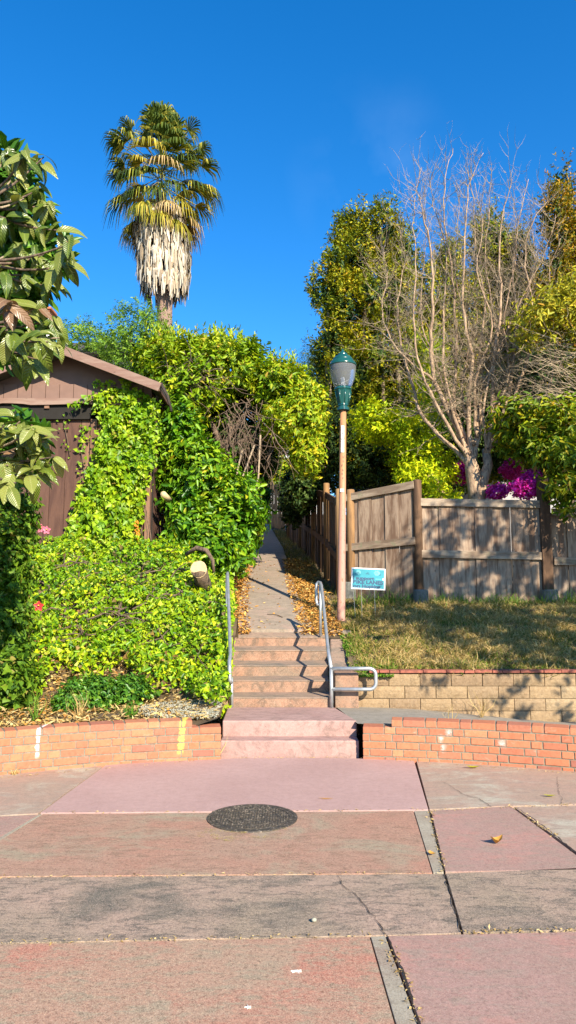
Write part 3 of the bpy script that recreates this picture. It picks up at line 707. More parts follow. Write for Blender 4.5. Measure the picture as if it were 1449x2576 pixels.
# ------------------------------------------------------------------ block retaining wall
bw = thing('block_retaining_wall', 'tan split face concrete block wall holding up the lawn, with thin red brick cap', 'wall', (.8,8.35,0))
BH = .1385; BWD = .355; BY = 8.30
part('backing', MB().box((.83,BY+.06,-.1),(9,BY+.2,.655)), M['joint'], bw)
def block_mesh(L, seed):
    rr = random.Random(seed); m = MB(); nx, nz_ = 6, 3; L2 = L-.006; h = BH-.006
    for i in range(nx+1):
        for j in range(nz_+1):
            edge = i in (0,nx) or j in (0,nz_)
            m.v.append((L2*(i/nx-.5), (.012 if edge else 0)+rr.uniform(-.007,.007)*(0 if edge else 1)+(.0 if not edge else rr.uniform(-.002,.002)), h*j/nz_))
    for i in range(nx):
        for j in range(nz_): a = i*(nz_+1)+j; m.f.append((a,a+nz_+1,a+nz_+2,a+1))
    b = len(m.v); m.v += [(-L2/2,.1,0),(L2/2,.1,0),(L2/2,.1,h),(-L2/2,.1,h)]
    r0 = [i*(nz_+1) for i in range(nx+1)]; r1 = [i*(nz_+1)+nz_ for i in range(nx+1)]
    m.f += [tuple(r0[::-1])+(b,b+1), tuple(r1)+(b+2,b+3), (0,b,b+3)+tuple(range(nz_,0,-1)), tuple(range(nx*(nz_+1),nx*(nz_+1)+nz_+1))[::1]+(b+2,b+1)]
    return m.mesh('block', M['block'])
bms = [block_mesh(BWD, s) for s in range(8)]; half = [block_mesh(BWD*.5, 50+s) for s in range(3)]
for c_ in range(5):
    zt = .655-c_*BH; x = .80; first = True
    while x < 5.2:
        if first and c_ % 2 == 1: me = random.choice(half); L = BWD*.5
        elif first and c_ % 2 == 0: me = random.choice(bms); L = BWD
        else: me = random.choice(bms); L = BWD
        if first and c_ == 3: me = half[0]; L = BWD*.5
        first = False
        link('block', me, bw, Vector((x+L/2, BY+random.uniform(-.004,.004), zt-BH+random.uniform(-.001,.001)))-WL[bw]); x += L+.002
x = .93
capm = [MB().box((-l/2,0,0),(l/2,.16,.03)).mesh('cap_brick', M['redcap']) for l in (.195,.26,.11)]
while x < 5.2:
    i = random.choice((0,1,1,0,2)); l = (.195,.26,.11)[i]
    o = link('cap_brick', capm[i], bw, Vector((x+l/2, BY-.012+random.uniform(-.008,.008), .660+random.uniform(0,.004)))-WL[bw], (0,0,random.uniform(-.02,.02))); bev(o,.003,1); x += l+.008

# ------------------------------------------------------------------ fences
def board_mesh(L, wdt, th, mat, name='board'): return MB().box((-wdt/2,-th/2,0),(wdt/2,th/2,L)).mesh(name, mat)
def fence(label, A, B, za, zb, ztA, ztB, bw_, mats, posts=(), footing=True, railh=.13, midf=.52, front=-1, group=None, name='wooden_fence', railmat='railwood', skip=0.0, tops=None):
    A = Vector((A[0],A[1],0)); B = Vector((B[0],B[1],0)); d = (B-A); L = d.length; d.normalize(); nrm = Vector((d.y,-d.x,0))*(-front)
    t = thing(name, label, 'fence', (A.x,A.y,za), group); ang = math.atan2(d.y, d.x)
    n = max(1, round(L/bw_)); w_ = L/n
    for i in range(n):
        f = (i+.5)/n; p = A+d*(f*L); zb_ = za+(zb-za)*f+random.uniform(-.01,.03); zt = ztA+(ztB-ztA)*f-railh*.5
        if tops: zt = ztA+(ztB-ztA)*f+random.uniform(-.02,.02)
        o = link('board', board_mesh(zt-zb_, w_-.005, .016, mats), t, (p.x-A.x+nrm.x*(.010 if i % 2 else -.010), p.y-A.y+nrm.y*(.010 if i % 2 else -.010), zb_-za), (0, 0, ang))
    for k, f in enumerate((1.0, midf)):
        a = A.copy(); b = B.copy(); a.z = za+(ztA-za)*f-(railh/2); b.z = zb+(ztB-zb)*f-(railh/2)
        if k == 0 and tops: a.z -= .2; b.z -= .2
        off = nrm*(.042); m = MB().box((0,-.02,-railh/2),(L+.05,.02,railh/2))
        me = m.mesh('rail', M[railmat]); o = link('rail', me, t, (a+off)-WL[t], (0, -math.atan2(b.z-a.z, L), ang)); bev(o,.003,1)
    for (f, zt, r, mt, sq) in posts:
        p = A+d*(f*L); zz = za+(zb-za)*f
        if sq: m = MB().box((-r,-r,0),(r,r,zt-zz+.1))
        else: m = MB().tube([(0,0,0),(0,0,zt-zz+.08),(0,0,zt-zz+.1)], [r,r,r*.85], 12)
        link('post', m.mesh('post', M[mt], (0,0,0), not sq), t, (p-nrm*(-.0)-A+Vector((0,0,-.1)))+nrm*(.0 if f else 0)*1)
        if footing: link('footing', MB().lathe([(.13,-.1),(.125,.17),(.115,.19),(.0,.19)], (0,0,0), 14).mesh('footing', M['footing'], (0,0,0), False), t, (p-A)+nrm*.11+Vector((0,0,.10)))
    return t
M['footing'] = m_plain('footing_concrete', (.16,.16,.14), .95, .3, 20, 0, .5)
F0 = at(872,1480,12.7); F1 = at(1046,1490,12.05); F2 = at(1380,1515,12.1); F3 = at(1700,1520,12.4)
zf = lambda x,y: H(x,y)-.03
T = lambda px,py,Y: at(px,py,Y).z
fence('grey board fence panel behind the lamp post, its top rail sloping up to the right', (F0.x,F0.y), (F1.x-.02,F1.y), T(880,1506,12.7), T(1046,1506,12.05), T(872,1245,12.7), T(1046,1212,12.05)-.0, .235, M['greywood'],
      posts=((.075, T(885,1233,12.7), .075, 'postwood', False),))
fence('long grey weathered board fence panel dappled with shade behind the lawn', (F1.x+.10,F1.y-.02), (F2.x+.02,F2.y), T(1050,1524,12.0)-.02, T(1380,1530,12.1)-.02, T(1060,1254,12.0), T(1400,1260,12.1), .30, M['greywood'],
      posts=((-.02, T(1050,1208,12.05), .075, 'brownwood', False), (.985, T(1385,1210,12.2), .085, 'brownwood', True)))
fence('lower grey board fence panel at the right edge beyond the dark square post', (F2.x+.14,F2.y+.1), (F3.x,F3.y), T(1385,1530,12.2)-.05, T(1690,1530,12.4)-.05, T(1390,1280,12.2), T(1690,1285,12.4), .29, M['greywood'], posts=((.99, T(1690,1285,12.4), .08, 'brownwood', True),))
# along the path
sidepts = [((.93,12.75),(.84,14.9)), ((.82,15.0),(.66,17.4)), ((.64,17.5),(.38,20.2)), ((.36,20.3),(.05,23.0)), ((.03,23.1),(-.06,26.0))]
lab = ['brown board fence panel turning the corner onto the path behind the lamp post', 'second board fence panel up the shaded path', 'third board fence panel up the shaded path, half hidden by creeper', 'fourth board fence panel up the shaded path under dark creeper', 'fifth board fence panel up the path, nearest the sunlit zigzag fence']
for i, (a, b) in enumerate(sidepts):
    zt0 = hpath(a[1])+1.72; zt1 = hpath(b[1])+1.72
    fence(lab[i], a, b, hpath(a[1])-.1, hpath(b[1])-.1, zt0, zt1, .21, M['brownwood'], posts=((0.0, zt0+.18, .07, 'postwood', False),(.5, (zt0+zt1)/2+.08, .05, 'brownwood', True)), footing=False, front=1, group='fence panels along the right side of the path', railmat='brownwood', midf=.45)
zig = [((-.10,26.6),(-.62,27.6)), ((-.58,28.4),(-.95,29.4)), ((-.95,30.2),(-1.35,31.4))]
for i, (a, b) in enumerate(zig):
    zt = hpath(a[1])+1.75
    fence('sunlit reddish board fence panel far up the path, ' + ('nearest of its short row', 'middle of its short row', 'farthest of its short row')[i], a, b, hpath(a[1])-.1, hpath(b[1])-.1, zt, zt+.1, .16, M['postwood'], footing=False, front=-1, tops=1, railmat='postwood', group='short sunlit fence panels far up the path')

# ------------------------------------------------------------------ lamp post
lb = at(858,1558,10.8); lt = at(865,885,10.8)
lean = Vector(((lt.x-lb.x), 0, lt.z-lb.z)); HL = lean.z
lp = thing('street_lamp', 'street lamp with green capped clear globe on a peeling pink and brown painted pole', 'street lamp', lb)
def onp(py): # a point on the leaning pole at a pixel height
    z = at(860,py,10.8).z; f = (z-lb.z)/HL; return Vector((lb.x+lean.x*f, 10.8, z))
part('pole', MB().tube([lb-Vector((0,0,.1)), lb, onp(1300), onp(1028)], [.066,.062,.055,.047], 20), M['pole'], lp, True)
c0 = onp(1028); k = .0061
fit = part('fitter', MB().lathe([(.050,-.03),(.094,-.03),(.094,.01),(.072,.02),(.072,.035),(.085,.045),(.082,.07),(.105,.20),(.118,.27),(.125,.29),(.135,.30),(.135,.325),(.12,.335)], c0, 32, .04, 16), M['green'], lp, False)
for j in range(8):
    a = 2*math.pi*j/8+.2; m = MB().tube([c0+Vector((math.cos(a)*.083, math.sin(a)*.083, .06)), c0+Vector((math.cos(a)*.106, math.sin(a)*.106, .17)), c0+Vector((math.cos(a)*.124, math.sin(a)*.124, .28))], [.007,.012,.014], 6); part('rib', m, M['green'], fit, True)
g0 = c0+Vector((0,0,.335))
gl = part('globe', MB().lathe([(.118,0),(.135,.02),(.165,.09),(.19,.18),(.203,.27),(.206,.33),(.206,.345)], g0, 40), M['globe'], lp, True)
part('bulb_socket', MB().lathe([(.05,0),(.05,.05),(.03,.06),(.028,.16),(.0,.17)], g0+Vector((0,0,.0)), 16), M['sticker'], lp, True)
h0 = g0+Vector((0,0,.345))
part('cap', MB().lathe([(.212,0),(.216,.012),(.212,.03),(.185,.075),(.165,.09),(.168,.098),(.145,.13),(.125,.155),(.09,.168),(.075,.18),(.080,.19),(.072,.205),(.035,.235),(.018,.25),(.020,.262),(.012,.275),(.0,.29)], h0, 40), M['green'], lp, True)
def text_mesh(s, size, mat, ext=.0006, bold=.0, name='letter'):
    cu = bpy.data.curves.new('t', 'FONT'); cu.body = s; cu.size = size; cu.extrude = ext; cu.offset = bold; cu.align_x = 'LEFT'; cu.align_y = 'BOTTOM_BASELINE'
    to = bpy.data.objects.new('t', cu); col.objects.link(to); dg = bpy.context.evaluated_depsgraph_get(); dg.update()
    me = bpy.data.meshes.new_from_object(to.evaluated_get(dg)); bpy.data.objects.remove(to); bpy.data.curves.remove(cu); me.name = name
    me.materials.clear(); me.materials.append(mat); return me
def width(me): xs_ = [v.co.x for v in me.vertices]; return (min(xs_), max(xs_))
pyy = 1079
for ch in 'TRWI0':
    c1 = onp(pyy); r = .052
    st = link('sticker', MB().box((-.024,-.002,-.040),(.024,.001,.040)).mesh('sticker', M['sticker']), lp, c1+Vector((-.008,-r,0))-WL[lp])
    me = text_mesh(ch, .075, M['ink']); a, b = width(me); s_ = link('letter', me, st, (-(a+b)/2*.7,-.0035,-.026), (R(90),0,0), (.7,1,1)); pyy += 13.5
for k in range(6):  # remains of stickers below
    c1 = onp(pyy+k*11+3); a = random.uniform(-.012,.006)
    link('sticker', MB().box((-.006,-.001,-.018),(.008,.001,.012)).mesh('sticker', M['fascia']), lp, c1+Vector((a,-.0535,random.uniform(-.01,.01)))-WL[lp], (0,random.uniform(-.6,.6),0))
c1 = onp(1235)
for i, dx in enumerate((-.026,.004)):
    st = link('sticker', MB().box((-.013,-.002,-.026),(.014,.001,.026)).mesh('sticker', M['sticker']), lp, c1+Vector((dx,-.0575,0))-WL[lp])
    me = text_mesh('5', .05, M['ink']); a, b = width(me); link('letter', me, st, (-(a+b)/2*.75,-.0035,-.017), (R(90),0,0), (.75,1,1))

# ------------------------------------------------------------------ yard sign
s0 = at(884,1427,11.0); s1 = at(970,1429,11.0); s2 = at(883,1481,11.0)
Wd = (s1-s0).length; Hd = (s0-s2).length; base = Vector(((s0.x+s1.x)/2, 11.0, H(2,11)))
ys_ = thing('yard_sign', 'teal yard sign with white border reading I support BIKE LANES on Hopkins', 'sign', base)
sg = link('panel', MB().box((0,-.003,0),(Wd,.003,Hd)).mesh('panel', M['signwhite']), ys_, Vector((s2.x,11.0,s2.z))-base, (R(-4),R(2.6),R(2))); 
bx = .018
face = link('print', MB().box((bx,-.0045,bx),(Wd-bx,-.0031,Hd-bx)).mesh('print', M['teal']), sg)
def txt(s, x, z, size, sx, mat='navy', bold=.004, name='lettering'):
    me = text_mesh(s, size, M[mat], .0004, bold*size*4, name); a, b = width(me); return link(name, me, sg, (x-a*sx,-.0055,z), (R(90),0,0), (sx,1,1)), (b-a)*sx
def fitx(s, size, target): me = text_mesh(s, size, M['navy']); a, b = width(me); bpy.data.meshes.remove(me); return target/(b-a)
u = Wd/85.0
for s, x0, x1, zf_, hz in (('I support', 4.5, 56, .445, .155), ('BIKE LANES', 4.5, 78, .255, .165), ('on', 4, 21, .075, .155), ('Hopkins', 27, 71, .075, .155)):
    size = Hd*hz*1.38; sx = fitx(s, size, (x1-x0)*u); txt(s, x0*u, Hd*zf_, size, sx, bold=.011)
def signart(name, f, mat='navy'):
    m = MB(); f(m); return link(name, m.mesh(name, M[mat]), sg)
def ring_(m, cx, cz, r, th=.0016, n=14, y=-.0062):
    b = len(m.v)
    for j in range(n):
        a = 2*math.pi*j/n
        for q in (r, r-th*1.6): m.v.append((cx+q*math.cos(a), y, cz+q*math.sin(a)))
    for j in range(n): a = b+2*j; c = b+2*((j+1)%n); m.f.append((a,a+1,c+1,c))
def line_(m, x0, z0, x1, z1, th=.0022, y=-.0060): m.bar((x0,y,z0),(x1,y,z1), .0008, th, (0,1,0)) if False else m.bar((x0,y,z0),(x1,y,z1), th, .0006, (0,1,0))
def cyc(cx, cz, s, cargo=False):
    def f(m):
        ring_(m, cx-s, cz, s*.55); ring_(m, cx+s*(1.5 if cargo else 1), cz-s*.35, s*.5)
        for a, b, c, d in ((-1,0,-.2,.9),(-.2,.9,.8,.7),(.8,.7,1,-.2),(-1,0,.1,-.1),(.1,-.1,.8,.7),(.75,.8,1.0,1.1),(-.3,1,.3,1.9),(.3,1.9,.9,1.2),(-.3,1.0,.1,.2)): line_(m, cx+a*s, cz+b*s, cx+c*s, cz+d*s)
        if cargo: line_(m, cx+.1*s, cz-.1*s, cx+1.5*s, cz-.4*s)
    return f
ms__ = M['signwhite']
for cx, sz in ((17,1.0),(64,1.2)):
    m = MB().lathe([(1,0)], (0,0,0), 3) if False else MB()
    pts = [(cx*u+math.cos(2*math.pi*i/18)*.038*sz*(1+.12*math.sin(i*2.3)), Hd*.78+math.sin(2*math.pi*i/18)*.033*sz*(1+.1*math.cos(i*3.1))) for i in range(18)]
    m.v = [(p[0],-.0052,p[1]) for p in pts]; m.f = [tuple(range(18))]
    M['paleprint'] = M.get('paleprint') or m_plain('pale_print', (.14,.50,.56), .4, .3, 30)
    link('print_patch', m.mesh('print_patch', M['paleprint']), sg)
signart('bicycle_print', cyc(17*u, Hd*.74, .016)); signart('bicycle_print', cyc(40*u, Hd*.73, .016, True)); signart('bicycle_print', cyc(62*u, Hd*.78, .017)); signart('bicycle_print', cyc(71*u, Hd*.70, .012))
m = MB(); pts = [(80*u+math.cos(2*math.pi*i/16)*.017, Hd*.50+math.sin(2*math.pi*i/16)*.017) for i in range(16)]; m.v = [(p[0],-.0056,p[1]) for p in pts]; m.f = [tuple(range(16))]
link('badge', m.mesh('badge', M['signwhite']), sg)
m = MB(); m.box((60*u,-.0058,Hd*.49),(75*u,-.0050,Hd*.515)); link('underline', m.mesh('underline', M['paleprint']), sg)
for px in (888,909,941):
    a = at(px,1480,11.01); part('stake', MB().tube([a, (a.x+random.uniform(-.01,.04), 11.0, H(a.x,11.0)-.03)], .0035, 6), M['wire'], ys_)

# ------------------------------------------------------------------ handrails
def arcpts(c, r, a0, a1, ax, az, n=6): return [c+ax*(math.cos(a0+(a1-a0)*i/n)*r)+az*(math.sin(a0+(a1-a0)*i/n)*r) for i in range(n+1)]
TR = .0215
hr = thing('handrail', 'galvanised pipe handrail on the right of the steps with a looped end', 'handrail', (.50,8.12,.3))
pb = at(834,1779,8.10); ptp = at(833,1682,8.10)
part('post', MB().tube([(pb.x,8.10,.29), (ptp.x,8.10,ptp.z)], TR, 12), M['galv'], hr, True)
lo = ptp; X = Vector((1,0,0)); Z = Vector((0,0,1))
tr_ = at(945,1682,8.10); zb_ = at(833,1734,8.10).z; rr = .07
pts = [Vector((lo.x,8.10,lo.z)), Vector((tr_.x-rr,8.10,lo.z))] + arcpts(Vector((tr_.x-rr,8.10,lo.z-rr)), rr, R(90), 0, X, Z)[1:] + arcpts(Vector((tr_.x-rr,8.10,zb_+rr)), rr, 0, R(-90), X, Z) + [Vector((lo.x,8.10,zb_))]
part('loop', MB().tube(pts, TR, 12), M['galv'], hr, True)
k1 = at(823,1640,8.35); top_ = at(808,1474,9.85); 
up = [Vector((lo.x,8.10,lo.z)), Vector((k1.x+.012,8.32,k1.z)), Vector((top_.x,9.80,top_.z)), Vector((top_.x-.01,9.90,top_.z+.045)), Vector((top_.x-.035,9.93,top_.z+.055)), Vector((top_.x-.06,9.93,top_.z+.03)), Vector((top_.x-.066,9.93,top_.z-.06)), Vector((top_.x-.066,9.93,top_.z-.20)), Vector((top_.x-.05,9.92,top_.z-.255)), Vector((top_.x-.02,9.90,top_.z-.26))]
part('top_rail', MB().tube(up, TR, 12), M['galv'], hr, True)
part('post', MB().tube([(top_.x-.012,9.88,1.0), (top_.x-.012,9.88,top_.z+.03)], TR*.95, 12), M['galv'], hr, True)
hl = thing('handrail', 'galvanised pipe handrail on the left of the steps beside the ivy', 'handrail', (-.68,8.15,.3))
a = at(578,1712,8.05); b = at(575,1660,8.3); c = at(572.5,1444,9.7)
part('top_rail', MB().tube([a+Vector((.012,.03,-.03)), a+Vector((0,0,0)), at(577,1664,8.15), at(579.5,1648,8.3), Vector((c.x+.01,9.6,at(574,1452,9.6).z)), c, c+Vector((-.01,.1,.02)), c+Vector((-.02,.14,-.05))], TR, 12), M['galv'], hl, True)
part('post', MB().tube([(a.x+.022,8.12,.29), (a.x+.015,8.12,a.z+.03)], TR*.8, 12), M['galv'], hl, True)
part('post', MB().tube([(c.x-.01,9.75,1.0), (c.x-.01,9.75,c.z)], TR*.95, 12), M['galv'], hl, True)

# ------------------------------------------------------------------ shed
YS = 12.0
sh = thing('shed', 'brown wooden garage with gable roof overgrown by ivy at its right', 'shed', (at(145,1300,YS).x, YS, 2.3))
ridge = at(145,868,11.55); eave = at(402,966,11.55); ew = eave.x-ridge.x; cx = ridge.x; wallx = at(383,1000,YS).x; wl2 = 2*cx-wallx
zsl = (eave.z-ridge.z)/ew; D2 = 17.0
def roofz(x): return ridge.z+zsl*abs(x-cx)
th = .05
for s in (1,-1):
    e = cx+s*ew
    m = MB(); 
    for y in (11.58, D2):
        m.v += [(cx,y,ridge.z+.02),(e,y,eave.z+.02),(e,y,eave.z-th),(cx,y,ridge.z-th)]
    m.f = [(0,1,2,3),(7,6,5,4),(0,4,5,1),(1,5,6,2),(2,6,7,3),(3,7,4,0)]
    part('roof', m, M['roof'], sh)
    m = MB().bar((cx,11.56,ridge.z-.055),(e,11.56,eave.z-.055), .04, .15, (0,0,1)); part('rake_board', m, M['fascia'], sh, bevel=.005)
    m = MB().bar((e-s*.02,11.58,eave.z-.05),(e-s*.02,D2,eave.z-.05), .03, .12, (0,0,1)); part('fascia_board', m, M['shedwood'], sh)
bandT = at(145,966,YS-.02).z; bandB = at(145,1003,YS-.02).z
m = MB(); m.v = [(wl2,YS,bandT),(wallx,YS,bandT),(wallx,YS,roofz(wallx)-.05),(cx,YS,ridge.z-.05),(wl2,YS,roofz(wl2)-.05)]; m.v += [(x,y+.03,z) for x,y,z in m.v]; m.f = [(0,1,2,3,4),(9,8,7,6,5)]+[(i,5+i,5+(i+1)%5,(i+1)%5) for i in range(5)]
part('gable_panel', m, M['shedgable'], sh)
bwid = at(110,980,YS).x-at(75,980,YS).x; x = wl2
while x < wallx-.02:
    x1 = min(x+bwid, wallx); rag = random.uniform(-.02,.02)
    m = MB(); m.v = [(x+.004,YS-.03,bandB-.02+rag),(x1-.004,YS-.03,bandB-.02+random.uniform(-.02,.02)),(x1-.004,YS-.03,bandT-.005),(x+.004,YS-.03,bandT-.005)]; m.v += [(a,YS-.004,c) for a,b,c in m.v]; m.f = [(0,1,2,3),(7,6,5,4)]+[(i,4+i,4+(i+1)%4,(i+1)%4) for i in range(4)]
    part('siding_board', m, M['shedgable'], sh, bevel=.004); x = x1
m = MB(); xs2 = np.arange(wl2, wallx-.1, .12)
for i, x in enumerate(xs2):  # ragged rotten board under the band
    m.v += [(x, YS-.045, bandB-.075-.035*abs(math.sin(x*2.6))-random.uniform(0,.015)), (x, YS-.045, bandB+.005)]
m.v += [(a,b+.03,c) for a,b,c in m.v]; q = 2*len(xs2)
for i in range(len(xs2)-1): a = 2*i; m.f += [(a,a+2,a+3,a+1),(a+q,a+1+q,a+3+q,a+2+q),(a,a+q,a+2+q,a+2)]
part('rotten_trim', m, M['fascia'], sh)
part('gap_shade_block', MB().box((wl2+.02,YS+.02,bandB-.35),(wallx-.02,YS+.25,bandB+.01)), M['dark'], sh)  # solid dark block standing for the shade in the gap
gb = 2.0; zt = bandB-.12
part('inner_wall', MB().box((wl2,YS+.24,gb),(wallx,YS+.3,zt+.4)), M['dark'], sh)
bwid = at(210,1100,YS).x-at(172,1100,YS).x; x = wl2; i = 0; cxL = at(237,1100,YS).x
while x < wallx-.03:
    x1 = min(x+bwid, wallx); corner = abs((x+x1)/2-(cxL)) < bwid*.6
    part('wall_board', MB().box((x+.004,YS+.10+random.uniform(-.004,.004),gb),(x1-.004,YS+.13,zt-.02)), M['shedcorner'] if corner else M['shedwood'], sh, bevel=.004)
    x = x1
x = at(232,1100,YS).x
part('corner_post', MB().box((x-.04,YS+.02,gb),(x+.07,YS+.098,zt+.02)), M['shedcorner'], sh, bevel=.004)
y = YS+.13
while y < D2-.4:
    part('side_board', MB().box((wallx-.04,y+.005,gb),(wallx-.012,y+.235,roofz(wallx)-.08)), M['shedwood'], sh, bevel=.004); y += .24
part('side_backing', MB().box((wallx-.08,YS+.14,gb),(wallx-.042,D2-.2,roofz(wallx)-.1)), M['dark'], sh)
part('corner_board', MB().box((wallx-.09,YS+.03,gb),(wallx-.005,YS+.10,zt+.1)), M['shedcorner'], sh, bevel=.004)
part('bracket', MB().box((at(117,1020,YS).x-.03,YS-.02,bandB-.17),(at(117,1020,YS).x+.05,YS+.06,bandB-.02)), M['shedcorner'], sh)
# pieces of downpipe/branch leaning at the eave
a = at(405,965,11.6); b = at(432,1035,11.5)
solo('dead_branch', MB().tube([a, a.lerp(b,.5)+Vector((.02,0,.02)), b], [.03,.025,.02], 7), M['darkbark'], 'dark broken stick hanging from the right eave of the shed', 'branch', smooth=True)

# ------------------------------------------------------------------ far buildings glimpsed
def gable_house(label, x0, x1, y0, y1, zb, ze, zr, wall, roofm, wins=()):
    t = thing('house', label, 'house', ((x0+x1)/2, y0, zb)); ym = (y0+y1)/2
    m = MB().box((x0,y0,zb),(x1,y1,ze)); part('wall', m, wall, t)
    m = MB(); m.v = [(x0-.4,y0-.4,ze),(x1+.4,y0-.4,ze),(x1+.4,y1+.4,ze),(x0-.4,y1+.4,ze),(x0-.4,ym,zr),(x1+.4,ym,zr)]; m.f = [(0,1,5,4),(2,3,4,5),(0,4,3),(1,2,5),(3,2,1,0)]
    part('roof', m, roofm, t)
    part('fascia_board', MB().box((x0-.42,y0-.45,ze-.16),(x1+.42,y0-.405,ze-.0)), M['white'], t)
    for wx, wz, ww, wh in wins:
        wn = part('window', MB().box((wx-ww/2,y0-.03,wz-wh/2),(wx+ww/2,y0-.005,wz+wh/2)), M['white'], t)
        part('pane', MB().box((wx-ww/2+.05,y0-.045,wz-wh/2+.05),(wx+ww/2-.05,y0-.032,wz+wh/2-.05)), M['glass'], wn)
    return t
p = at(990,1200,19); q = at(1160,1100,19)
gable_house('pale grey house with a clay shingle roof behind the conifers', at(925,1200,19).x, at(1560,1200,19).x, 19, 26, 2.5, at(1100,985,19).z, at(1100,900,22).z, M['palewall'], M['roofpink'], ((at(990,1170,19).x, at(990,1170,19).z, .9, 1.0),(at(1180,1120,19).x, at(1180,1120,19).z, 1.2, 1.1)))
gable_house('white house with a low roof at the top of the path', at(660,1200,42).x, at(830,1200,42).x, 42, 50, 5.0, at(700,1150,42).z, at(700,1110,46).z, M['white'], M['roof'], ((at(740,1180,42).x, at(740,1180,42).z, 1.1, 1.0),))
p = at(108,812,17.5)
hb = thing('rear_house', 'house behind the shed with dark roof and brick chimney with white base', 'house', (p.x,17.5,3))
part('wall', MB().box((p.x-5,18.0,3),(at(330,900,18).x,26,at(300,905,18).z)), M['white'], hb)
m = MB(); x0, x1 = p.x-5.4, at(335,900,18).x+.2; ze = at(300,900,18).z; zr = at(200,862,22).z; m.v = [(x0,17.6,ze),(x1,17.6,ze),(x1,26.4,ze),(x0,26.4,ze),(x0,22,zr),(x1,22,zr)]; m.f = [(0,1,5,4),(2,3,4,5),(0,4,3),(1,2,5),(3,2,1,0)]; part('roof', m, M['roof'], hb)
ch = part('chimney', MB().box((p.x-.24,17.3,at(108,900,17.5).z),(p.x+.24,17.8,at(108,800,17.5).z)), M['white'], hb)
part('chimney_top', MB().box((p.x-.2,17.35,at(108,800,17.5).z),(p.x+.2,17.75,at(108,784,17.5).z)), M['brick'], ch)
part('chimney_cap', MB().box((p.x-.26,17.3,at(108,784,17.5).z),(p.x+.26,17.8,at(108,779,17.5).z)), M['brick'], ch)

# ------------------------------------------------------------------ ivy bank
def cover(n, xr_, yr_, keep=None, lift=(-.05,.16)):
    X = rng.uniform(*xr_, n); Y = rng.uniform(*yr_, n)
    Zb = np.array([H(x,y) for x,y in zip(X,Y)])
    mound = .10*np.sin(X*3.1+Y*1.3)*np.sin(Y*2.7-X)+.07*np.sin(X*6.3+2)*np.sin(Y*5.9)+.05*np.sin(X*13+Y*4)*np.sin(Y*11-X*5)
    Z = Zb+np.maximum(mound+.10, .01)*1.0+rng.uniform(*lift, n)
    P = np.stack([X,Y,Z],1)
    if keep is not None: k = keep(X,Y,Z); P = P[k]
    return P
def ivykeep(X, Y, Z):
    a = X < (-.72-(Y-8.14)*.06)+rng.normal(0,.05,len(X))
    # bare patch low at the left, gravel and shrub low in the middle
    edge = np.interp(X, [-6,-3,-2.55,-1.95,-1.5,-1.15,-.95,-.7], [7.35,7.4,8.3,8.35,8.0,7.9,7.72,7.55])+.14*np.sin(X*9)
    fn = np.sin(X*17+3*np.sin(Y*5))*np.sin(Y*15+2*np.sin(X*7))
    a &= (fn < .5) | (rng.random(len(X)) < .12)
    return a & (Y > edge+rng.normal(0,.10,len(X)))
P = cover(64000, (-6.5,-.66), (7.3,12.3), ivykeep); n = len(P)
Nn = unit(np.tile([.1,-.7,.7],(n,1))+rn(n,.75)); D = unit(np.cross(Nn, rn(n))+np.array([0,-.15,-.25]))
L = rng.uniform(.035,.078,n)*np.where(rng.random(n)<.25,.75,1)
kk = rng.random(n) < .24
Po, Do, No, Lo = P[kk]+[0,-.02,.03], D[kk], Nn[kk], L[kk]*1.25; P, D, Nn, L = P[~kk], D[~kk], Nn[~kk], L[~kk]; n = len(P)
o = link('ground_cover', leaves(Po, Do, No, Lo, Lo*.42, 'oval', 1.4, (0,0,0), 'ground_cover', M['laurel'])); o['kind'] = 'stuff'; o['label'] = 'darker narrow leaved creeper mixed through the ivy bank'; o['category'] = 'creeper'
iv = link('ivy_bank', leaves(P, D, Nn, L, L*rng.uniform(.75,1.05,n), 'ivy', 1.2, (0,0,0), 'ivy_bank', M['ivy'])); iv['kind'] = 'stuff'; iv['label'] = 'bright green ivy covering the bank left of the steps'; iv['category'] = 'ivy'
stm = MB()
for k in range(90):
    x = random.uniform(-3.4,-.9); y = random.uniform(8.6,11.6); pts = []; a = random.uniform(0,6.28)
    for j in range(6): pts.append((x,y,H(x,y)+.20+random.uniform(-.03,.05))); a += random.gauss(0,.4); x = min(x+math.cos(a)*.12,-.85); y += math.sin(a)*.12
    stm.tube(pts, random.choice((.005,.007,.011)), 4, False)
o = solo('ivy_stems', stm, M['bark'], 'dry brown stems threading over the ivy bank', 'stems', kind='stuff')
# ivy hanging over the stair kerb
n = 2600; Y = rng.uniform(8.0,11.8,n); X = -.70-(Y-8.14)*.075+rng.uniform(-.12,.06,n); Zb = np.interp(Y,[8.0,8.6,9.9,11.8],[.34,.62,1.1,1.6]); Z = Zb+rng.uniform(-.14,.35,n)
P = np.stack([X,Y,Z],1); Nn = unit(np.tile([.8,-.6,.35],(n,1))+rn(n,.4)); D = unit(np.cross(Nn, rn(n))+np.array([0,0,-.8])); L = rng.uniform(.045,.085,n)
o = link('ivy_edge', leaves(P, D, Nn, L, L*.9, 'ivy', 1.2, (0,0,0), 'ivy_edge', M['ivy'])); o['kind'] = 'stuff'; o['label'] = 'ivy hanging over the left kerb of the upper steps'; o['category'] = 'ivy'
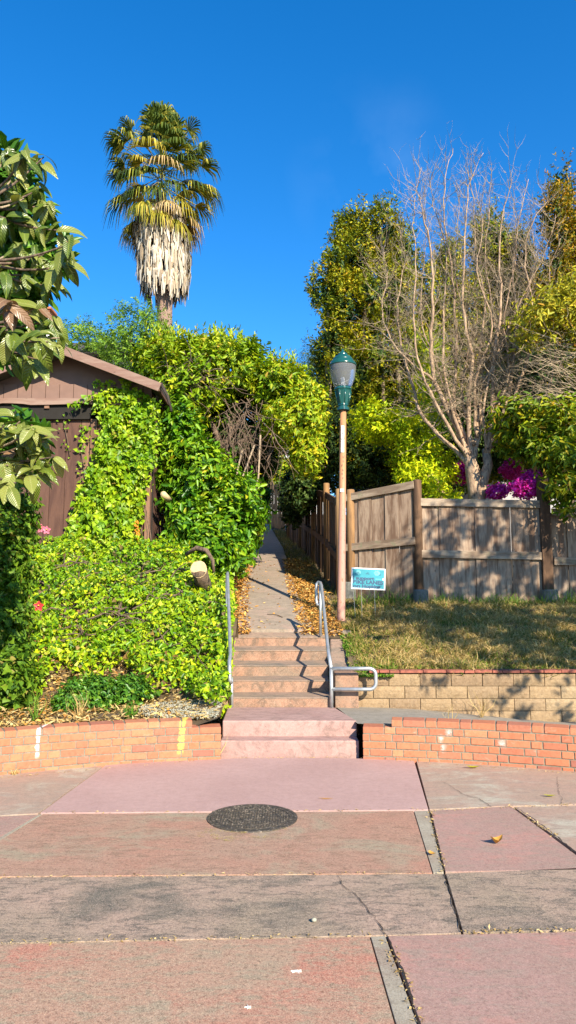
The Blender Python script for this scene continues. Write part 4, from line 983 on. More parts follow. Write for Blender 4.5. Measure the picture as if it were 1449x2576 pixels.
# creeper on the shed wall
def wallmask(px, py):
    l = np.interp(py, [985,1010,1060,1120,1180,1230,1400],[262,235,262,248,240,215,150]); r = np.interp(py,[985,1010,1120,1300,1400],[350,398,395,352,345])
    return (px > l+rng.normal(0,8,len(px))) & (px < r+rng.normal(0,7,len(px)))
n = 15000; px = rng.uniform(150,410,n); py = rng.uniform(985,1400,n); k = wallmask(px,py); px, py = px[k], py[k]; n = len(px)
P = np.array([at(a,b,YS+.0) for a,b in zip(px,py)]); P[:,1] += rng.uniform(-.20,.06,n)-.10*np.sin(px*.09)*np.sin(py*.06)
Nn = unit(np.tile([.05,-.9,.4],(n,1))+rn(n,.65)); D = unit(np.cross(Nn, rn(n))*.7+np.array([0,-.1,-.7])); L = rng.uniform(.04,.09,n)
sc_ = np.where((py > 1130) & (px < 330), 1.35, 1.0); L = L*sc_
t = thing('wall_creeper', 'bright green ivy climbing the right side of the shed front', 'ivy', (at(320,1390,YS).x, YS, 2.3))
leafpart('foliage', t, P, D, Nn, L, L*.85, 'ivy', M['ivyhi'])
for k in range(9):
    x0 = 270+k*13; pts = [at(x0+10*math.sin(j+k), 1390-j*48, YS+.03) for j in range(8)]; part('stem', MB().tube(pts, [.012-.001*j for j in range(8)], 5), M['bark'], t, True)
# thin runners up the boards and along the band
def runner(label, pxs, k, Y, L0=.07):
    p = [at(x,y,Y) for x,y in pxs]; t = thing('ivy_runner', label, 'ivy', p[0]); part('stem', MB().tube(p, [.008]*(len(p)-1)+[.003], 5), M['bark'], t, True)
    P = []
    for j in range(k):
        f = random.random()*(len(p)-1); i = int(f); P.append(p[i].lerp(p[min(i+1,len(p)-1)], f-i)+Vector((random.gauss(0,.05),random.uniform(-.06,0),random.gauss(0,.03))))
    P = np.array(P); Nn = unit(np.tile([0,-.9,.3],(k,1))+rn(k,.4)); D = unit(np.cross(Nn,rn(k))); L = rng.uniform(.7,1.3,k)*L0
    leafpart('foliage', t, P, D, Nn, L, L*.8, 'ivy', M['ivyhi'])
runner('thin ivy runner climbing the brown boards left of the ivy curtain', [(215,1240),(212,1190),(205,1140),(212,1095),(208,1075)], 55, YS+.06)
runner('ivy runner hanging from the shed eave over the dark gap', [(262,1000),(232,1005),(210,1010),(195,1022)], 34, YS-.1, .085)
runner('faint ivy runner on the brown boards under the eave', [(176,1150),(170,1110),(160,1060),(185,1030),(200,1015)], 26, YS+.06, .05)
runner('sprig of ivy lying on the gable band', [(330,1000),(290,975),(262,968),(235,965)], 40, YS-.08, .07)
runner('sprig of ivy reaching up onto the gable under the rake board', [(350,1000),(325,975),(305,960),(318,940)], 40, YS-.1, .09)

# ------------------------------------------------------------------ shrubs in the left bed
def shrub(name, label, cat, blobs, npts, k, L, wr, tpl, mat, trunk=None, mat2=None, **kw):
    c = blobs[0][0]; base = (c[0], c[1], H(c[0], c[1])) if trunk is None else trunk[0]
    t = thing(name, label, cat, base)
    P, Nn = shell(blobs, npts, kw.get('depth',.4), kw.get('gap',0), kw.get('gs',2), kw.get('lump',.16))
    B, D, NN = rosettes(P, Nn, k, kw.get('spread',.7), kw.get('up',.35), kw.get('step',L*.35)); n = len(B)
    if 'droop' in kw: D = unit(D+np.array([0,0,-kw['droop']]))
    Ls = rng.uniform(.65,1.2,n)*L
    leafpart('foliage', t, B, D, NN, Ls, Ls*wr, tpl, mat, 1.0)
    if trunk is not None:
        for j, (p, q, r) in enumerate(trunk[1]):
            p = Vector(p); q = Vector(q); pts = [p.lerp(q, f)+Vector((random.gauss(0,.04),random.gauss(0,.04),0))*(1 if 0<f<1 else 0) for f in (0,.25,.5,.75,1)]
            part(kw.get('bn','branch') if j else 'trunk', MB().tube(pts, [r*(1-.14*i) for i in range(5)], 8), M[kw.get('bark','bark')], t, True)
    return t
shrub('low_shrub', 'low dark glossy green shrub behind the left brick wall', 'shrub', [blob(225,1755,7.75,70,38,.30), blob(320,1745,7.9,50,34,.28), blob(180,1775,7.6,35,22,.2)], 1100, 5, .05, .6, 'oval', M['shrub'], lump=.1)
# straw and mulch, gravel
def scatter(name, label, cat, n, xr_, yr_, L, W, mat, tpl='dia', keep=None, flat=.25, lift=.03):
    X = rng.uniform(*xr_, n); Y = rng.uniform(*yr_, n)
    if keep is not None: k = keep(X,Y); X, Y = X[k], Y[k]; n = len(X)
    Z = np.array([H(x,y) for x,y in zip(X,Y)])+rng.uniform(.0,lift,n); D = rn(n); D[:,2] *= flat; L_ = rng.uniform(*L, n)
    o = link(name, leaves(np.stack([X,Y,Z],1), D, unit(np.tile([0,-.2,1.0],(n,1))+rn(n,.35)), L_, rng.uniform(*W, n), tpl, 1.2, (0,0,0), name, M[mat])); o['kind'] = 'stuff'; o['label'] = label; o['category'] = cat; return o
bed = lambda X, Y: Y > np.array([wally(x) for x in X])+.2
scatter('mulch', 'dry leaves and straw in the bed behind the left brick wall', 'mulch', 9000, (-5,-.72), (6.0,9.2), (.03,.12), (.004,.03), 'straw', 'dia', bed)
scatter('dead_leaves', 'brown dead leaves in the bed behind the left brick wall', 'leaf litter', 3500, (-5,-.72), (6.0,9.0), (.03,.07), (.02,.04), 'litter', 'oval', lambda X,Y: bed(X,Y)&((X<-1.9)|(rng.random(len(X))<.2)))
gk = lambda X, Y: bed(X,Y) & ((((X+1.02)/.48)**2+((Y-7.50)/.38)**2) < 1+rng.normal(0,.15,len(X)))
o = scatter('gravel', 'patch of grey gravel between the ivy and the left brick wall', 'gravel', 9000, (-1.7,-.7), (6.9,8.1), (.010,.028), (.010,.022), 'gravel', 'oct', gk, 1, .02)
# grass tufts
def tuft(name, label, cat, base, n, L, spread, mat, Wd=.006):
    t = thing(name, label, cat, base); P = np.tile(np.array(base),(n,1))+rn(n,.015)*[1,1,0]; D = unit(np.tile([0,0,1.0],(n,1))+rn(n,spread)*[1,1,.2]); L_ = rng.uniform(.5,1,n)*L
    leafpart('blades', t, P, D, rn(n), L_, np.full(n,Wd), 'blade', mat, 2.0); return t
tuft('weed', 'spindly weed growing at the right end of the left brick wall', 'weed', gnd(548,1905), 12, .24, .6, M['lawn'], .008)
tuft('weed', 'small dry weed at the foot of the left brick wall near the frame edge', 'weed', gnd(35,1948), 26, .08, .9, M['straw'], .006)
b = at(88,1770,7.1); tuft('grass_clump', 'tall thin green grass clump in the shaded bed at far left', 'grass', (b.x,b.y,.33), 30, .42, .25, M['grass'], .008)
b = at(200,1790,7.2); tuft('grass_clump', 'dry pale grass stalks left of the low shrub', 'grass', (b.x,b.y,.33), 40, .35, .3, M['straw'], .006)
b = at(325,1790,7.2); tuft('grass_clump', 'short grey green sprig in front of the low shrub', 'grass', (b.x,b.y,.33), 40, .18, .35, M['shrub'], .02)
b = gnd(1205,1815,.3); tuft('grass_clump', 'dry stalk standing behind the right brick wall', 'grass', (1.62,7.35,.25), 9, .26, .3, M['straw'], .008)
tuft('grass_clump', 'dry grass leaning on the block wall at right', 'grass', (2.15,8.1,.2), 22, .4, .4, M['straw'], .006)
tuft('grass_clump', 'dry grass beside the landing, left of the pink steps', 'grass', (-.74,7.75,.33), 30, .2, .9, M['straw'], .006)
g = at(110,1335,10.6)
def flower(label, c, r, mat, k=5):
    t = thing('flower', label, 'flower', c); n = k; a = np.arange(n)*2*math.pi/n+.3
    for q in a:
        P = np.array([c]); D = np.array([[math.cos(q),-.25,math.sin(q)]]); me = leaves(P, D, np.array([[0,-1.0,.1]]), r, r*.8, 'oval', 1, tuple(c), 'petal', mat); link('petal', me, t)
    part('stamen', MB().lathe([(.003,0),(r*.22,r*.1),(.003,r*.3)], Vector(c)+Vector((0,-.02,0)), 8), M['yel'], t)
    link('stalk', MB().tube([(0,0,0),(0.01,.05,-.06),(0,.1,-.2)], .004, 5).mesh('stalk', M['bark']), t)
def front(px, py, Y, dy=-.18): return at(px, py, Y+dy)
flower('red five petalled flower with yellow centre low in the ivy', at(98,1525,8.95), .07, M['red'])
flower('pink flower, left one of the pair high in the ivy', at(104,1330,11.0), .075, M['pinkp'])
flower('pink flower, right one of the pair high in the ivy', at(118,1334,10.95), .07, M['pinkp'])
# orange berries against the wall
m = MB(); 
for k in range(34):
    p = at(345+random.gauss(0,4), 1310+random.random()*55, 11.7); m.lathe([(.002,-.02),(.017,0),(.002,.02)], p, 6)
solo('berry_cluster', m, M['orange'], 'hanging cluster of orange berries at the foot of the ivy curtain', 'berries', smooth=True)
# cut stump
st = thing('tree_stump', 'pale freshly cut stump end poking out of the ivy near the rail', 'stump', at(500,1470,10.4))
a = at(500,1432,10.15); m = MB(); b = len(m.v)
part('log', MB().tube([a+Vector((.03,.9,-.40)), a+Vector((.01,.4,-.17)), a], [.12,.115,.112], 14), M['bark'], st, True)
cf = MB(); cf.v = [tuple(a+Vector((math.cos(2*math.pi*i/14)*.118,-.012-.01*math.sin(i*2), math.sin(2*math.pi*i/14)*.125))) for i in range(14)]; cf.f = [tuple(range(14))]
part('cut_face', cf, M['cutwood'], st)
v = [at(468,1395,10.4), at(495,1378,10.3), at(520,1385,10.25), at(535,1410,10.2), at(538,1440,10.25)]
solo('vine_stem', MB().tube(v, [.03,.035,.035,.028,.02], 8), M['bark'], 'thick brown vine stem arching over the cut stump', 'vine', smooth=True)
a = at(411,1243,11.9); solo('cut_branch', MB().tube([a+Vector((.03,.5,-.05)), a], [.055,.052], 12), M['cutwood'], 'sawn off branch end right of the shed corner', 'branch', smooth=True)

# ------------------------------------------------------------------ big hedge left of the path
hg = [blob(470,985,14.2,85,98,1.0), blob(555,955,14.8,125,66,1.2), blob(700,990,14.6,72,46,.9), blob(420,930,14.5,70,50,.9), blob(560,935,15.2,80,50,1.0)]
base = (at(520,1400,14).x, 14.0, H(-1.6,14)); bs = Vector(base)
def limb(px, py, Y): return tuple(at(px,py,Y))
th_ = shrub('overgrown_hedge', 'tall overgrown yellowish green hedge tree arching over the path beside the shed', 'hedge', hg, 5600, 6, .125, .42, 'oval', M['hedge'], (base, [(bs, limb(560,1130,14.3), .11), (limb(560,1130,14.3), limb(500,970,14.3), .07), (limb(560,1130,14.3), limb(640,1000,14.5), .06), (limb(545,1230,14.2), limb(600,960,14.8), .05)]), lump=.24, up=.85, gap=.34, gs=2.8)
SP = []
for k in range(150):
    b = random.choice(hg); a = random.uniform(0,6.28); q = random.uniform(.1,1); p = b[0]+b[1]*np.array([math.cos(a)*q, -abs(math.sin(a))*q, math.sqrt(max(0,1-q*q))*1.03+.02]); SP.append(p)
SB, SD = [], []
for p in SP:
    ax = Vector((random.gauss(0,.25), random.gauss(-.1,.2), 1)).normalized(); hgt = random.uniform(.2,.5)
    for j in range(11):
        t_ = j/10; az = j*2.4; SB.append(np.array(p)+np.array(ax)*hgt*t_); SD.append(np.array(ax)*(.55+t_)+.75*np.array([math.cos(az),math.sin(az),0]))
SB = np.array(SB); SD = np.array(SD); leafpart('young_shoots', th_, SB, SD, rn(len(SB),.5)+np.array([0,-.6,.8]), rng.uniform(.07,.12,len(SB)), rng.uniform(.028,.045,len(SB)), 'oval', M['hedge'])
hy = [blob(745,1070,14.0,58,66,.7), blob(775,1030,14.2,38,56,.6), blob(700,1060,13.9,38,30,.5), blob(772,1150,13.9,32,40,.5)]
shrub('overhanging_branch', 'yellow green leafy bough hanging over the path left of the lamp', 'branch', hy, 1500, 5, .11, .42, 'oval', M['hedgeyellow'], ((bs.x,bs.y,bs.z+1.5), [(limb(560,1130,14.2), limb(730,1060,14.0), .05), (limb(640,1110,14.1), limb(820,1175,13.8), .015), (limb(640,1110,14.1), limb(800,1010,14.1), .025)]), lump=.2, up=.3, gap=.25, gs=3)
hl_ = [blob(490,1205,12.9,70,80,.7), blob(580,1310,12.9,55,105,.7), blob(485,1335,12.3,42,55,.4), blob(530,1385,12.2,60,42,.5), blob(455,1110,12.9,34,80,.4), blob(560,1400,12.4,50,35,.45), blob(615,1290,13.4,30,80,.4)]
b2 = (at(520,1440,12.6).x, 12.6, H(-1.5,12.6))
shrub('laurel_bush', 'glossy green laurel bush between the shed and the path', 'bush', hl_, 3000, 6, .145, .43, 'oval', M['laurel'], (b2, [(b2, limb(500,1180,12.9), .05), (b2, limb(580,1300,13.0), .04), (b2, limb(450,1130,12.8), .035)]), lump=.24, up=.55, gap=.34, gs=3.2)
# dense leaves deep inside, coloured dark to stand for the hedge's inner shade
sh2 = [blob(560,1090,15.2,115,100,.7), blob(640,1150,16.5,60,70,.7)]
shrub('shade_thicket', 'thicket inside the hedge above the path, leaves coloured dark for shade', 'thicket', sh2, 2600, 4, .12, .5, 'oval', M['darkleaf'], depth=.9)
# tangled dead vines in the opening
t = thing('dead_vines', 'tangle of bare grey dead vines hanging inside the hedge opening', 'vines', (at(600,1100,13.6)))
m = MB(); m2 = MB()
for k in range(105):
    x = random.gauss(618,55); y = random.uniform(1000,1130); Y = random.uniform(13.2,14.1); p = at(x,y,Y); pts = [p]; d = Vector((random.gauss(.2,.6), random.gauss(0,.2), random.gauss(-.9,.4)))
    for i in range(7): d = (d+Vector((random.gauss(0,.3),random.gauss(0,.15),random.gauss(-.12,.25)))).normalized(); pts.append(pts[-1]+d*.14)
    r = random.choice((.006,.008,.013)); (m if k % 2 else m2).tube(pts, [r*(1-.09*i) for i in range(8)], 4, False)
for k in range(34):
    x = random.gauss(480,40); y = random.gauss(955,18); p = at(x,y,13.3); pts = [p]; d = Vector((random.gauss(0,.8), random.gauss(0,.2), random.gauss(0,.3)))
    for i in range(6): d = (d+Vector((random.gauss(0,.45),0,random.gauss(-.05,.3)))).normalized(); pts.append(pts[-1]+d*.13)
    m.tube(pts, [.009*(1-.1*i) for i in range(7)], 4, False)
part('vine_tangle', m, M['bark'], t, kind='stuff'); part('thin_twigs', m2, M['bark'], t, kind='stuff')
for (a_, b_, c_) in (((655,1095),(650,1200),(620,1330)), ((610,1130),(598,1180),(592,1225)), ((640,1120),(610,1200),(590,1215))):
    part('hanging_stem', MB().tube([at(*a_,13.4), at(*b_,13.2), at(*c_,13.0)], [.02,.018,.012], 6), M['paletwig'], t, True)
# small tree behind the shed, chimney side
hb2 = [blob(345,828,17,62,52,.9), blob(255,868,18,42,28,.8), blob(205,855,18,50,38,.8), blob(395,850,17,45,50,.7), blob(330,885,17,90,40,.8)]
t3 = (at(350,930,17).x, 17.0, 3.0)
shrub('small_tree', 'light green feathery tree behind the shed roof with dark ivy clad trunk', 'tree', hb2, 2300, 5, .085, .38, 'dia', M['rearleaf'], (t3, [(t3, limb(345,870,17), .2), (limb(345,880,17), limb(370,835,17), .12), (limb(345,880,17), limb(300,840,17), .07)]), lump=.25, up=.6, gap=.25, gs=2.5, bark='darkbark')
# greenery along the far path
for i, (px, py, Y, rx, ry, mt, lb) in enumerate(((650,1250,24,22,50,'laurel','green bush on the left verge far up the path'), (690,1180,30,38,28,'hedgeyellow','light green bush above the fence far up the path'), (640,1215,30,18,45,'rearleaf','pale leafy shrub where the path bends'), (735,1255,18.5,20,60,'darkleaf','dark creeper spilling over the path side fence'), (765,1240,16.8,26,36,'darkleaf','dark leafy creeper on top of the second path side fence panel'), (700,1215,38,40,26,'rearleaf','green tree crown at the top of the path'))):
    shrub('bush', lb, 'bush', [blob(px,py,Y,rx,ry,.5)], 420, 5, .12, .45, 'oval', M[mt], lump=.25)
shrub('hedge_mass', 'dark green hedge behind the path side fence left of the lamp', 'hedge', [blob(850,1120,17.5,70,125,1.2), blob(930,1150,17.5,70,90,1.0), blob(960,1040,18.5,60,100,1.0), blob(800,1160,19,45,90,1.0), blob(775,1180,22,40,60,1)], 5600, 5, .10, .38, 'oval', M['darkleaf'], gap=.1, depth=.5)
shrub('feathery_tree', 'sparse blue green feathery tree between the lamp and the path', 'tree', [blob(800,930,23,48,75,1.2), blob(770,985,23,38,45,1.0), blob(830,990,23,50,70,1)], 1500, 6, .11, .18, 'dia', M['blueleaf'], ((at(820,1200,23).x,23,4.0), [((at(820,1200,23).x,23,4.0), limb(810,900,23), .08)]), lump=.35, depth=.8)

# ------------------------------------------------------------------ conifers at right
def conifer(label, cols_, Y, n, mat, L=.10, base_py=1250, group='golden conifers behind the fence', inner=True):
    bl = []
    for (cx_, ty, by, hw) in cols_:
        k = max(3, int((by-ty)/55)); 
        for i in range(k):
            f = i/(k-1); y = ty+hw*.9+(by-ty-hw*1.4)*f; bl.append(blob(cx_+random.gauss(0,hw*.28), y, Y+random.uniform(-.5,.5), hw*(.50+.42*math.sin(math.pi*min(1,.15+f))), (by-ty)/k*.85+hw*.3, hw*Y/FPX*1.0))
    b0 = at(sum(c[0] for c in cols_)/len(cols_), base_py, Y); base = (b0.x, Y, H(b0.x, Y)); t = thing('conifer', label, 'tree', base, group)
    P, Nn = shell(bl, n, .38, .36, 1.9, .34); B, D, NN = rosettes(P, Nn, 7, .3, 1.1, L*.4); m_ = len(B); Ls = rng.uniform(.6,1.2,m_)*L
    leafpart('foliage', t, B, D, NN, Ls, Ls*.42, 'dia', mat)
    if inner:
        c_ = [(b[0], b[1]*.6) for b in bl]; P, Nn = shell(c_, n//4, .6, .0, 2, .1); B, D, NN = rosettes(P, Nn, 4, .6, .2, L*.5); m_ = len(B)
        leafpart('inner_foliage', t, B, D, NN, rng.uniform(.8,1.3,m_)*L*1.3, rng.uniform(.04,.07,m_), 'oval', M['darkleaf'])  # darker leaf colour stands for shade inside the crown
    part('trunk', MB().tube([base, at(cols_[0][0], (cols_[0][1]+base_py)/2, Y), at(cols_[0][0], cols_[0][1]+60, Y)], [.14,.09,.03], 8), M['bark'], t, True)
    for (cx_, ty, by, hw) in cols_:
        part('limb', MB().tube([at(cx_+random.gauss(0,6), by, Y), at(cx_+random.gauss(0,8), (by+ty)/2, Y-.2), at(cx_, ty+50, Y)], [.07,.05,.02], 7), M['paletwig'], t, True)
    return t
conifer('golden green conifer with many upright columns directly behind the lamp', [(826,632,1010,32), (868,570,1080,36), (915,535,1110,40), (965,525,1150,42), (1010,600,1150,40), (845,800,1150,36), (900,900,1180,50)], 17.5, 9500, M['yew'])
conifer('golden green conifer standing behind the bare tree', [(1075,690,1180,42), (1140,620,1190,46), (1205,560,1200,48), (1260,590,1200,46), (1320,600,1180,48), (1010,900,1200,50)], 18.5, 13000, M['yew'])
conifer('rusty green conifer rising at the right edge of the frame', [(1405,445,1000,38), (1450,520,1000,55), (1385,700,1050,40), (1500,600,1000,50)], 16.5, 5200, M['redtip'])
shrub('golden_bush', 'vivid yellow green bush between the lamp and the bare tree', 'bush', [blob(945,1065,14.8,46,42,.5), blob(985,1085,14.9,42,34,.5), blob(1040,1110,14.6,46,60,.5), blob(1085,1170,14.2,48,60,.5), blob(1118,1232,13.2,34,30,.3), blob(1060,1215,13.6,40,34,.3), blob(1045,1170,14.6,44,50,.5), blob(1085,900,15.5,26,60,.4), blob(1090,1000,15.2,34,60,.4)], 1900, 7, .105, .36, 'dia', M['yewbright'], ((at(1140,1240,14).x,14.0,1.8), [((at(1140,1240,14).x,14.0,1.8), limb(1085,1200,14), .09), (limb(1085,1200,14), limb(1040,1110,14.6), .05)]), lump=.3, up=.4, gap=.4, gs=3.4)
shrub('background_tree', 'dark leafy tree filling the gap behind the bare tree and the right bush', 'tree', [blob(1250,1080,17,130,120,1.0), blob(1400,1000,15.5,90,180,1.0), blob(1130,1130,17,80,90,1.0)], 3200, 5, .12, .42, 'oval', M['darkleaf'], depth=.5)
shrub('bougainvillea', 'magenta bougainvillea flowering above the long fence panel', 'bougainvillea', [blob(1322,1226,12.35,34,24,.14), blob(1345,1207,12.4,26,20,.14), blob(1250,1238,13.0,20,14,.2), blob(1160,1190,14.5,26,20,.3), blob(1290,1180,14.2,22,20,.3)], 1500, 4, .05, .75, 'oval', M['boug'], lump=.25)

# ------------------------------------------------------------------ the bare tree
bt0 = at(1198,1330,13.2)
bt = thing('bare_tree', 'leafless many stemmed tree with pinkish bark rising behind the long fence panel', 'tree', (bt0.x, 13.2, H(bt0.x,13.2)))
tb = Vector(WL[bt])
part('trunk', MB().tube([tb, at(1198,1250,13.2), at(1190,1190,13.2), at(1182,1150,13.2)], [.20,.145,.14,.10], 12), M['barebark'], bt, True)
part('trunk', MB().tube([at(1205,1262,13.2), at(1212,1215,13.2), at(1228,1170,13.25), at(1222,1130,13.3)], [.12,.11,.09,.075], 10), M['barebark'], bt, True)
stems = [ # pixel polylines of the main stems and their thickness
 ([(1185,1170),(1150,1080),(1095,960),(1085,860),(1088,740),(1080,600),(1062,540),(1048,470)], .085),
 ([(1186,1160),(1168,1090),(1140,1010),(1150,860),(1135,700),(1120,560),(1118,450),(1140,375)], .07),
 ([(1190,1160),(1180,1060),(1185,900),(1165,760),(1170,600),(1180,470),(1215,385)], .07),
 ([(1192,1160),(1200,1050),(1205,900),(1220,760),(1195,640),(1190,500),(1170,420)], .06),
 ([(1225,1140),(1240,1050),(1240,920),(1260,780),(1255,650),(1270,520),(1290,450)], .075),
 ([(1228,1140),(1270,1030),(1290,930),(1300,800),(1290,680),(1305,560),(1330,450)], .075),
 ([(1228,1130),(1290,1010),(1330,900),(1340,780),(1320,640),(1350,540),(1385,500)], .06),
 ([(1190,1180),(1120,1110),(1060,1040),(1030,940),(1005,850),(1000,760),(1015,660),(1000,560)], .07),
 ([(1183,1160),(1110,1040),(1060,930),(1040,800),(1045,660),(1040,540),(1060,420)], .055),
 ([(1188,1160),(1210,1000),(1250,860),(1230,720),(1225,560),(1240,440)], .05),
 ([(1230,1130),(1350,1030),(1390,940),(1400,820),(1380,700),(1410,600)], .05),
 ([(1186,1160),(1130,1000),(1115,820),(1125,640),(1090,520),(1085,440)], .05),
 ([(1225,1140),(1220,1000),(1270,840),(1330,720),(1370,640),(1400,540)], .04),
 ([(1095,960),(1000,880),(960,780),(975,680),(950,620)], .035),
 ([(1200,1100),(1195,960),(1240,820),(1200,680),(1215,560),(1195,460)], .04), ([(1190,1120),(1160,980),(1185,840),(1145,700),(1150,580),(1155,500)], .04),
 ([(1230,1080),(1280,940),(1265,820),(1290,700),(1300,600),(1290,520)], .035), ([(1185,1140),(1140,1060),(1110,940),(1060,820),(1065,700),(1075,600)], .04),
 ([(1222,1120),(1255,980),(1310,860),(1320,760),(1345,660),(1330,560)], .035), ([(1195,1130),(1215,1040),(1180,920),(1200,800),(1170,690)], .045),
]
def smooth_pts(p, n=4):
    out = []
    for i in range(len(p)-1):
        p0, p1, p2, p3 = p[max(i-1,0)], p[i], p[i+1], p[min(i+2,len(p)-1)]
        for j in range(n):
            t = j/n; out.append(.5*((2*p1)+(p2-p0)*t+(2*p0-5*p1+4*p2-p3)*t*t+(3*p1-p0-3*p2+p3)*t**3))
    out.append(p[-1]); return out
tw = MB(); tw2 = MB()
def twig(p, d, L, r, depth, mb, up=.25, kink=.28):
    n = 5; pts = [p]
    for i in range(n): d = (d+Vector((random.gauss(0,kink),random.gauss(0,kink),random.gauss(up*.5,kink)))).normalized(); pts.append(pts[-1]+d*L/n)
    mb.tube(pts, [r*(1-.17*i) for i in range(n+1)], 4 if r > .008 else 3, False)
    if depth:
        for k in range(random.choice((3,4,5))):
            i = random.randint(1,n); dd = (pts[i]-pts[i-1]).normalized(); s = Vector((random.gauss(0,1),random.gauss(0,.7),random.gauss(.2,.6))).normalized()
            twig(pts[i], (dd*.5+s*.8).normalized(), L*random.uniform(.35,.6), r*.55, depth-1, mb, up, kink)
for k, (pl, r0) in enumerate(stems):
    Yo = [13.25]; 
    for i in range(1,len(pl)): Yo.append(Yo[-1]+random.gauss(0,.10)+(.12 if k % 2 else -.06))
    p = smooth_pts([at(x,y,Y) for (x,y),Y in zip(pl,Yo)], 4)
    p = [q+Vector((random.gauss(0,.015),random.gauss(0,.015),0)) for q in p]
    n = len(p); lim = part('limb', MB().tube(p, [max(.005, .8*r0*(1-.94*(i/(n-1))**.7)) for i in range(n)], 8), M['barebark'], bt, True)
    for j in range(38):
        f = random.uniform(.18,.99); i = int(f*(n-1)); d = (p[min(i+1,n-1)]-p[i-1]).normalized(); s = Vector((random.gauss(0,1),random.gauss(0,.6),random.gauss(.1,.5))).normalized()
        twig(p[i], (d*.45+s).normalized(), random.uniform(.4,1.0)*(1.15-.5*f), max(.0055, r0*.20*(1.1-f)), 2 if f < .75 else 1, tw if j % 2 else tw2, .35 if f > .4 else .1)
    # upright shoots at the crown
    for j in range(9):
        i = random.randint(int(n*.4), n-2); d = Vector((random.gauss(0,.25),random.gauss(0,.2),1)).normalized(); twig(p[i], d, random.uniform(.4,.95), .008, 1, tw, .5, .12)
part('twigs', tw, M['paletwig'], bt, kind='stuff'); part('fine_twigs', tw2, M['paletwig'], bt, kind='stuff')
# cut leaning stem and stub beside it
part('limb', MB().tube([at(1112,1252,13.6), at(1092,1212,13.6), at(1078,1196,13.6)], [.10,.08,.07], 10), M['barebark'], bt, True)

# ------------------------------------------------------------------ tree at the right edge
rb = (5.7, 12.9, H(5.7,12.9))
rt = [blob(1400,1090,12.6,115,65,.8), blob(1340,1085,12.6,75,62,.6), blob(1430,1190,11.8,55,62,.4), blob(1290,1060,12.7,35,45,.4), blob(1510,1000,12.8,80,120,1.0), blob(1400,1150,12.3,60,40,.4), blob(1470,1255,11.6,45,38,.35)]
rt_ = shrub('broadleaf_tree', 'broad leaved olive green tree reaching in from the right edge over the fence', 'tree', rt, 1900, 5, .15, .34, 'oval', M['bushr'], (rb, [(rb, (5.6,12.9,4.2), .16), (limb(1590,1240,12.7), limb(1340,1130,12.6), .06), (limb(1560,1150,12.8), limb(1400,900,12.6), .05), (limb(1540,1250,12.7), limb(1290,1245,12.9), .05)]), lump=.28, up=.1, droop=.45, gap=.36, gs=3)
ry = [blob(1400,790,12.4,80,55,.7), blob(1350,830,12.4,50,40,.5), blob(1440,740,12.4,50,40,.6), blob(1470,850,12.4,50,70,.6)]
shrub('yellow_bough', 'sparse yellow leaved bough with pale twigs at the right edge below the rusty conifer', 'branch', ry, 560, 5, .12, .34, 'oval', M['bushy'], (rb, [((5.6,12.9,4.2), limb(1520,900,12.5), .08), (limb(1520,900,12.5), limb(1380,800,12.4), .03)]), lump=.4, up=.1, depth=.8, gap=.2, gs=3)
m = MB()
for k in range(90):
    p = at(random.uniform(1400,1560), random.uniform(850,1050), random.uniform(12.0,12.6)); twig(p, Vector((-1,random.gauss(0,.3),random.gauss(.25,.35))).normalized(), random.uniform(.5,1.0), .008, 1, m, 0, .2)
o = part('bare_twigs', m, M['paletwig'], rt_, kind='stuff')
# street tree standing outside the frame whose crown shades the lawn and the fence
sb = (5.6, 4.6, -.05)
def gb(x, y, z, a, b, c): return (np.array([x,y,z],float), np.array([a,b,c],float))
shrub('street_tree', 'leafy street tree on the pavement to the right, outside the frame', 'tree', [gb(5.5,4.9,4.3,1.5,1.5,1.0), gb(4.5,5.2,4.6,.9,1.0,.8), gb(6.2,5.0,5.0,1.2,1.3,1.0), gb(5.2,4.3,3.4,1.0,.9,.6), gb(6.6,6.2,3.9,1.2,1.2,1.0), gb(4.6,6.2,4.1,.8,.7,.6), gb(6.0,5.0,6.3,.9,1.0,.7), gb(7.2,4.6,6.8,1.3,1.2,1.0), gb(6.6,5.4,7.6,1.0,1.0,.7), gb(8.2,5.2,6.2,1.2,1.2,1.1), gb(5.3,5.0,5.9,.5,.8,.4)], 640, 16, .125, .5, 'oval', M['bushr'], (sb, [(sb, (6.0,4.7,5.6), .17), ((5.6,4.7,3.0), (4.7,5.3,4.6), .06), ((5.6,4.7,3.0), (6.4,5.2,5.0), .06)]), lump=.3, depth=.95, gap=.2, gs=1.3, spread=1.3, step=.02)

# ------------------------------------------------------------------ lawn and verges
def grassfield(name, label, n, xr_, yr_, L, W, mat, keep=None, lean=.55, tpl='blade'):
    X = rng.uniform(*xr_, n); Y = rng.uniform(*yr_, n)
    if keep is not None: k = keep(X,Y); X, Y = X[k], Y[k]
    n = len(X); Z = np.array([H(x,y) for x,y in zip(X,Y)])-.025
    cl = .5+.5*np.sin(X*4.1+Y*2.2)*np.sin(Y*5.3-X*2.7)
    D = unit(np.stack([rng.normal(0,lean,n), rng.normal(-.1,lean,n), np.full(n,.75)],1)); L_ = rng.uniform(*L,n)*(.55+.75*cl)
    o = link(name, leaves(np.stack([X,Y,Z],1), D, rn(n), L_, rng.uniform(*W,n), tpl, 2.2, (0,0,0), name, M[mat])); o['kind'] = 'stuff'; o['label'] = label; o['category'] = 'grass'; return o
kr = lambda X,Y: (X > .77+(rng.random(len(X))*.08)) & ((Y < 12.0) | (X < .95))
pp = lambda X,Y: ((np.sin(X*2.3+1)*np.sin(Y*3.1)+.5*np.sin(X*6.1-Y*4.3)) > rng.normal(.15,.35,len(X)))
grassfield('lawn_grass', 'half dry tangled grass on the slope above the block wall', 40000, (.77,6.5), (8.33,12.3), (.06,.17), (.006,.013), 'lawn', kr, .8)
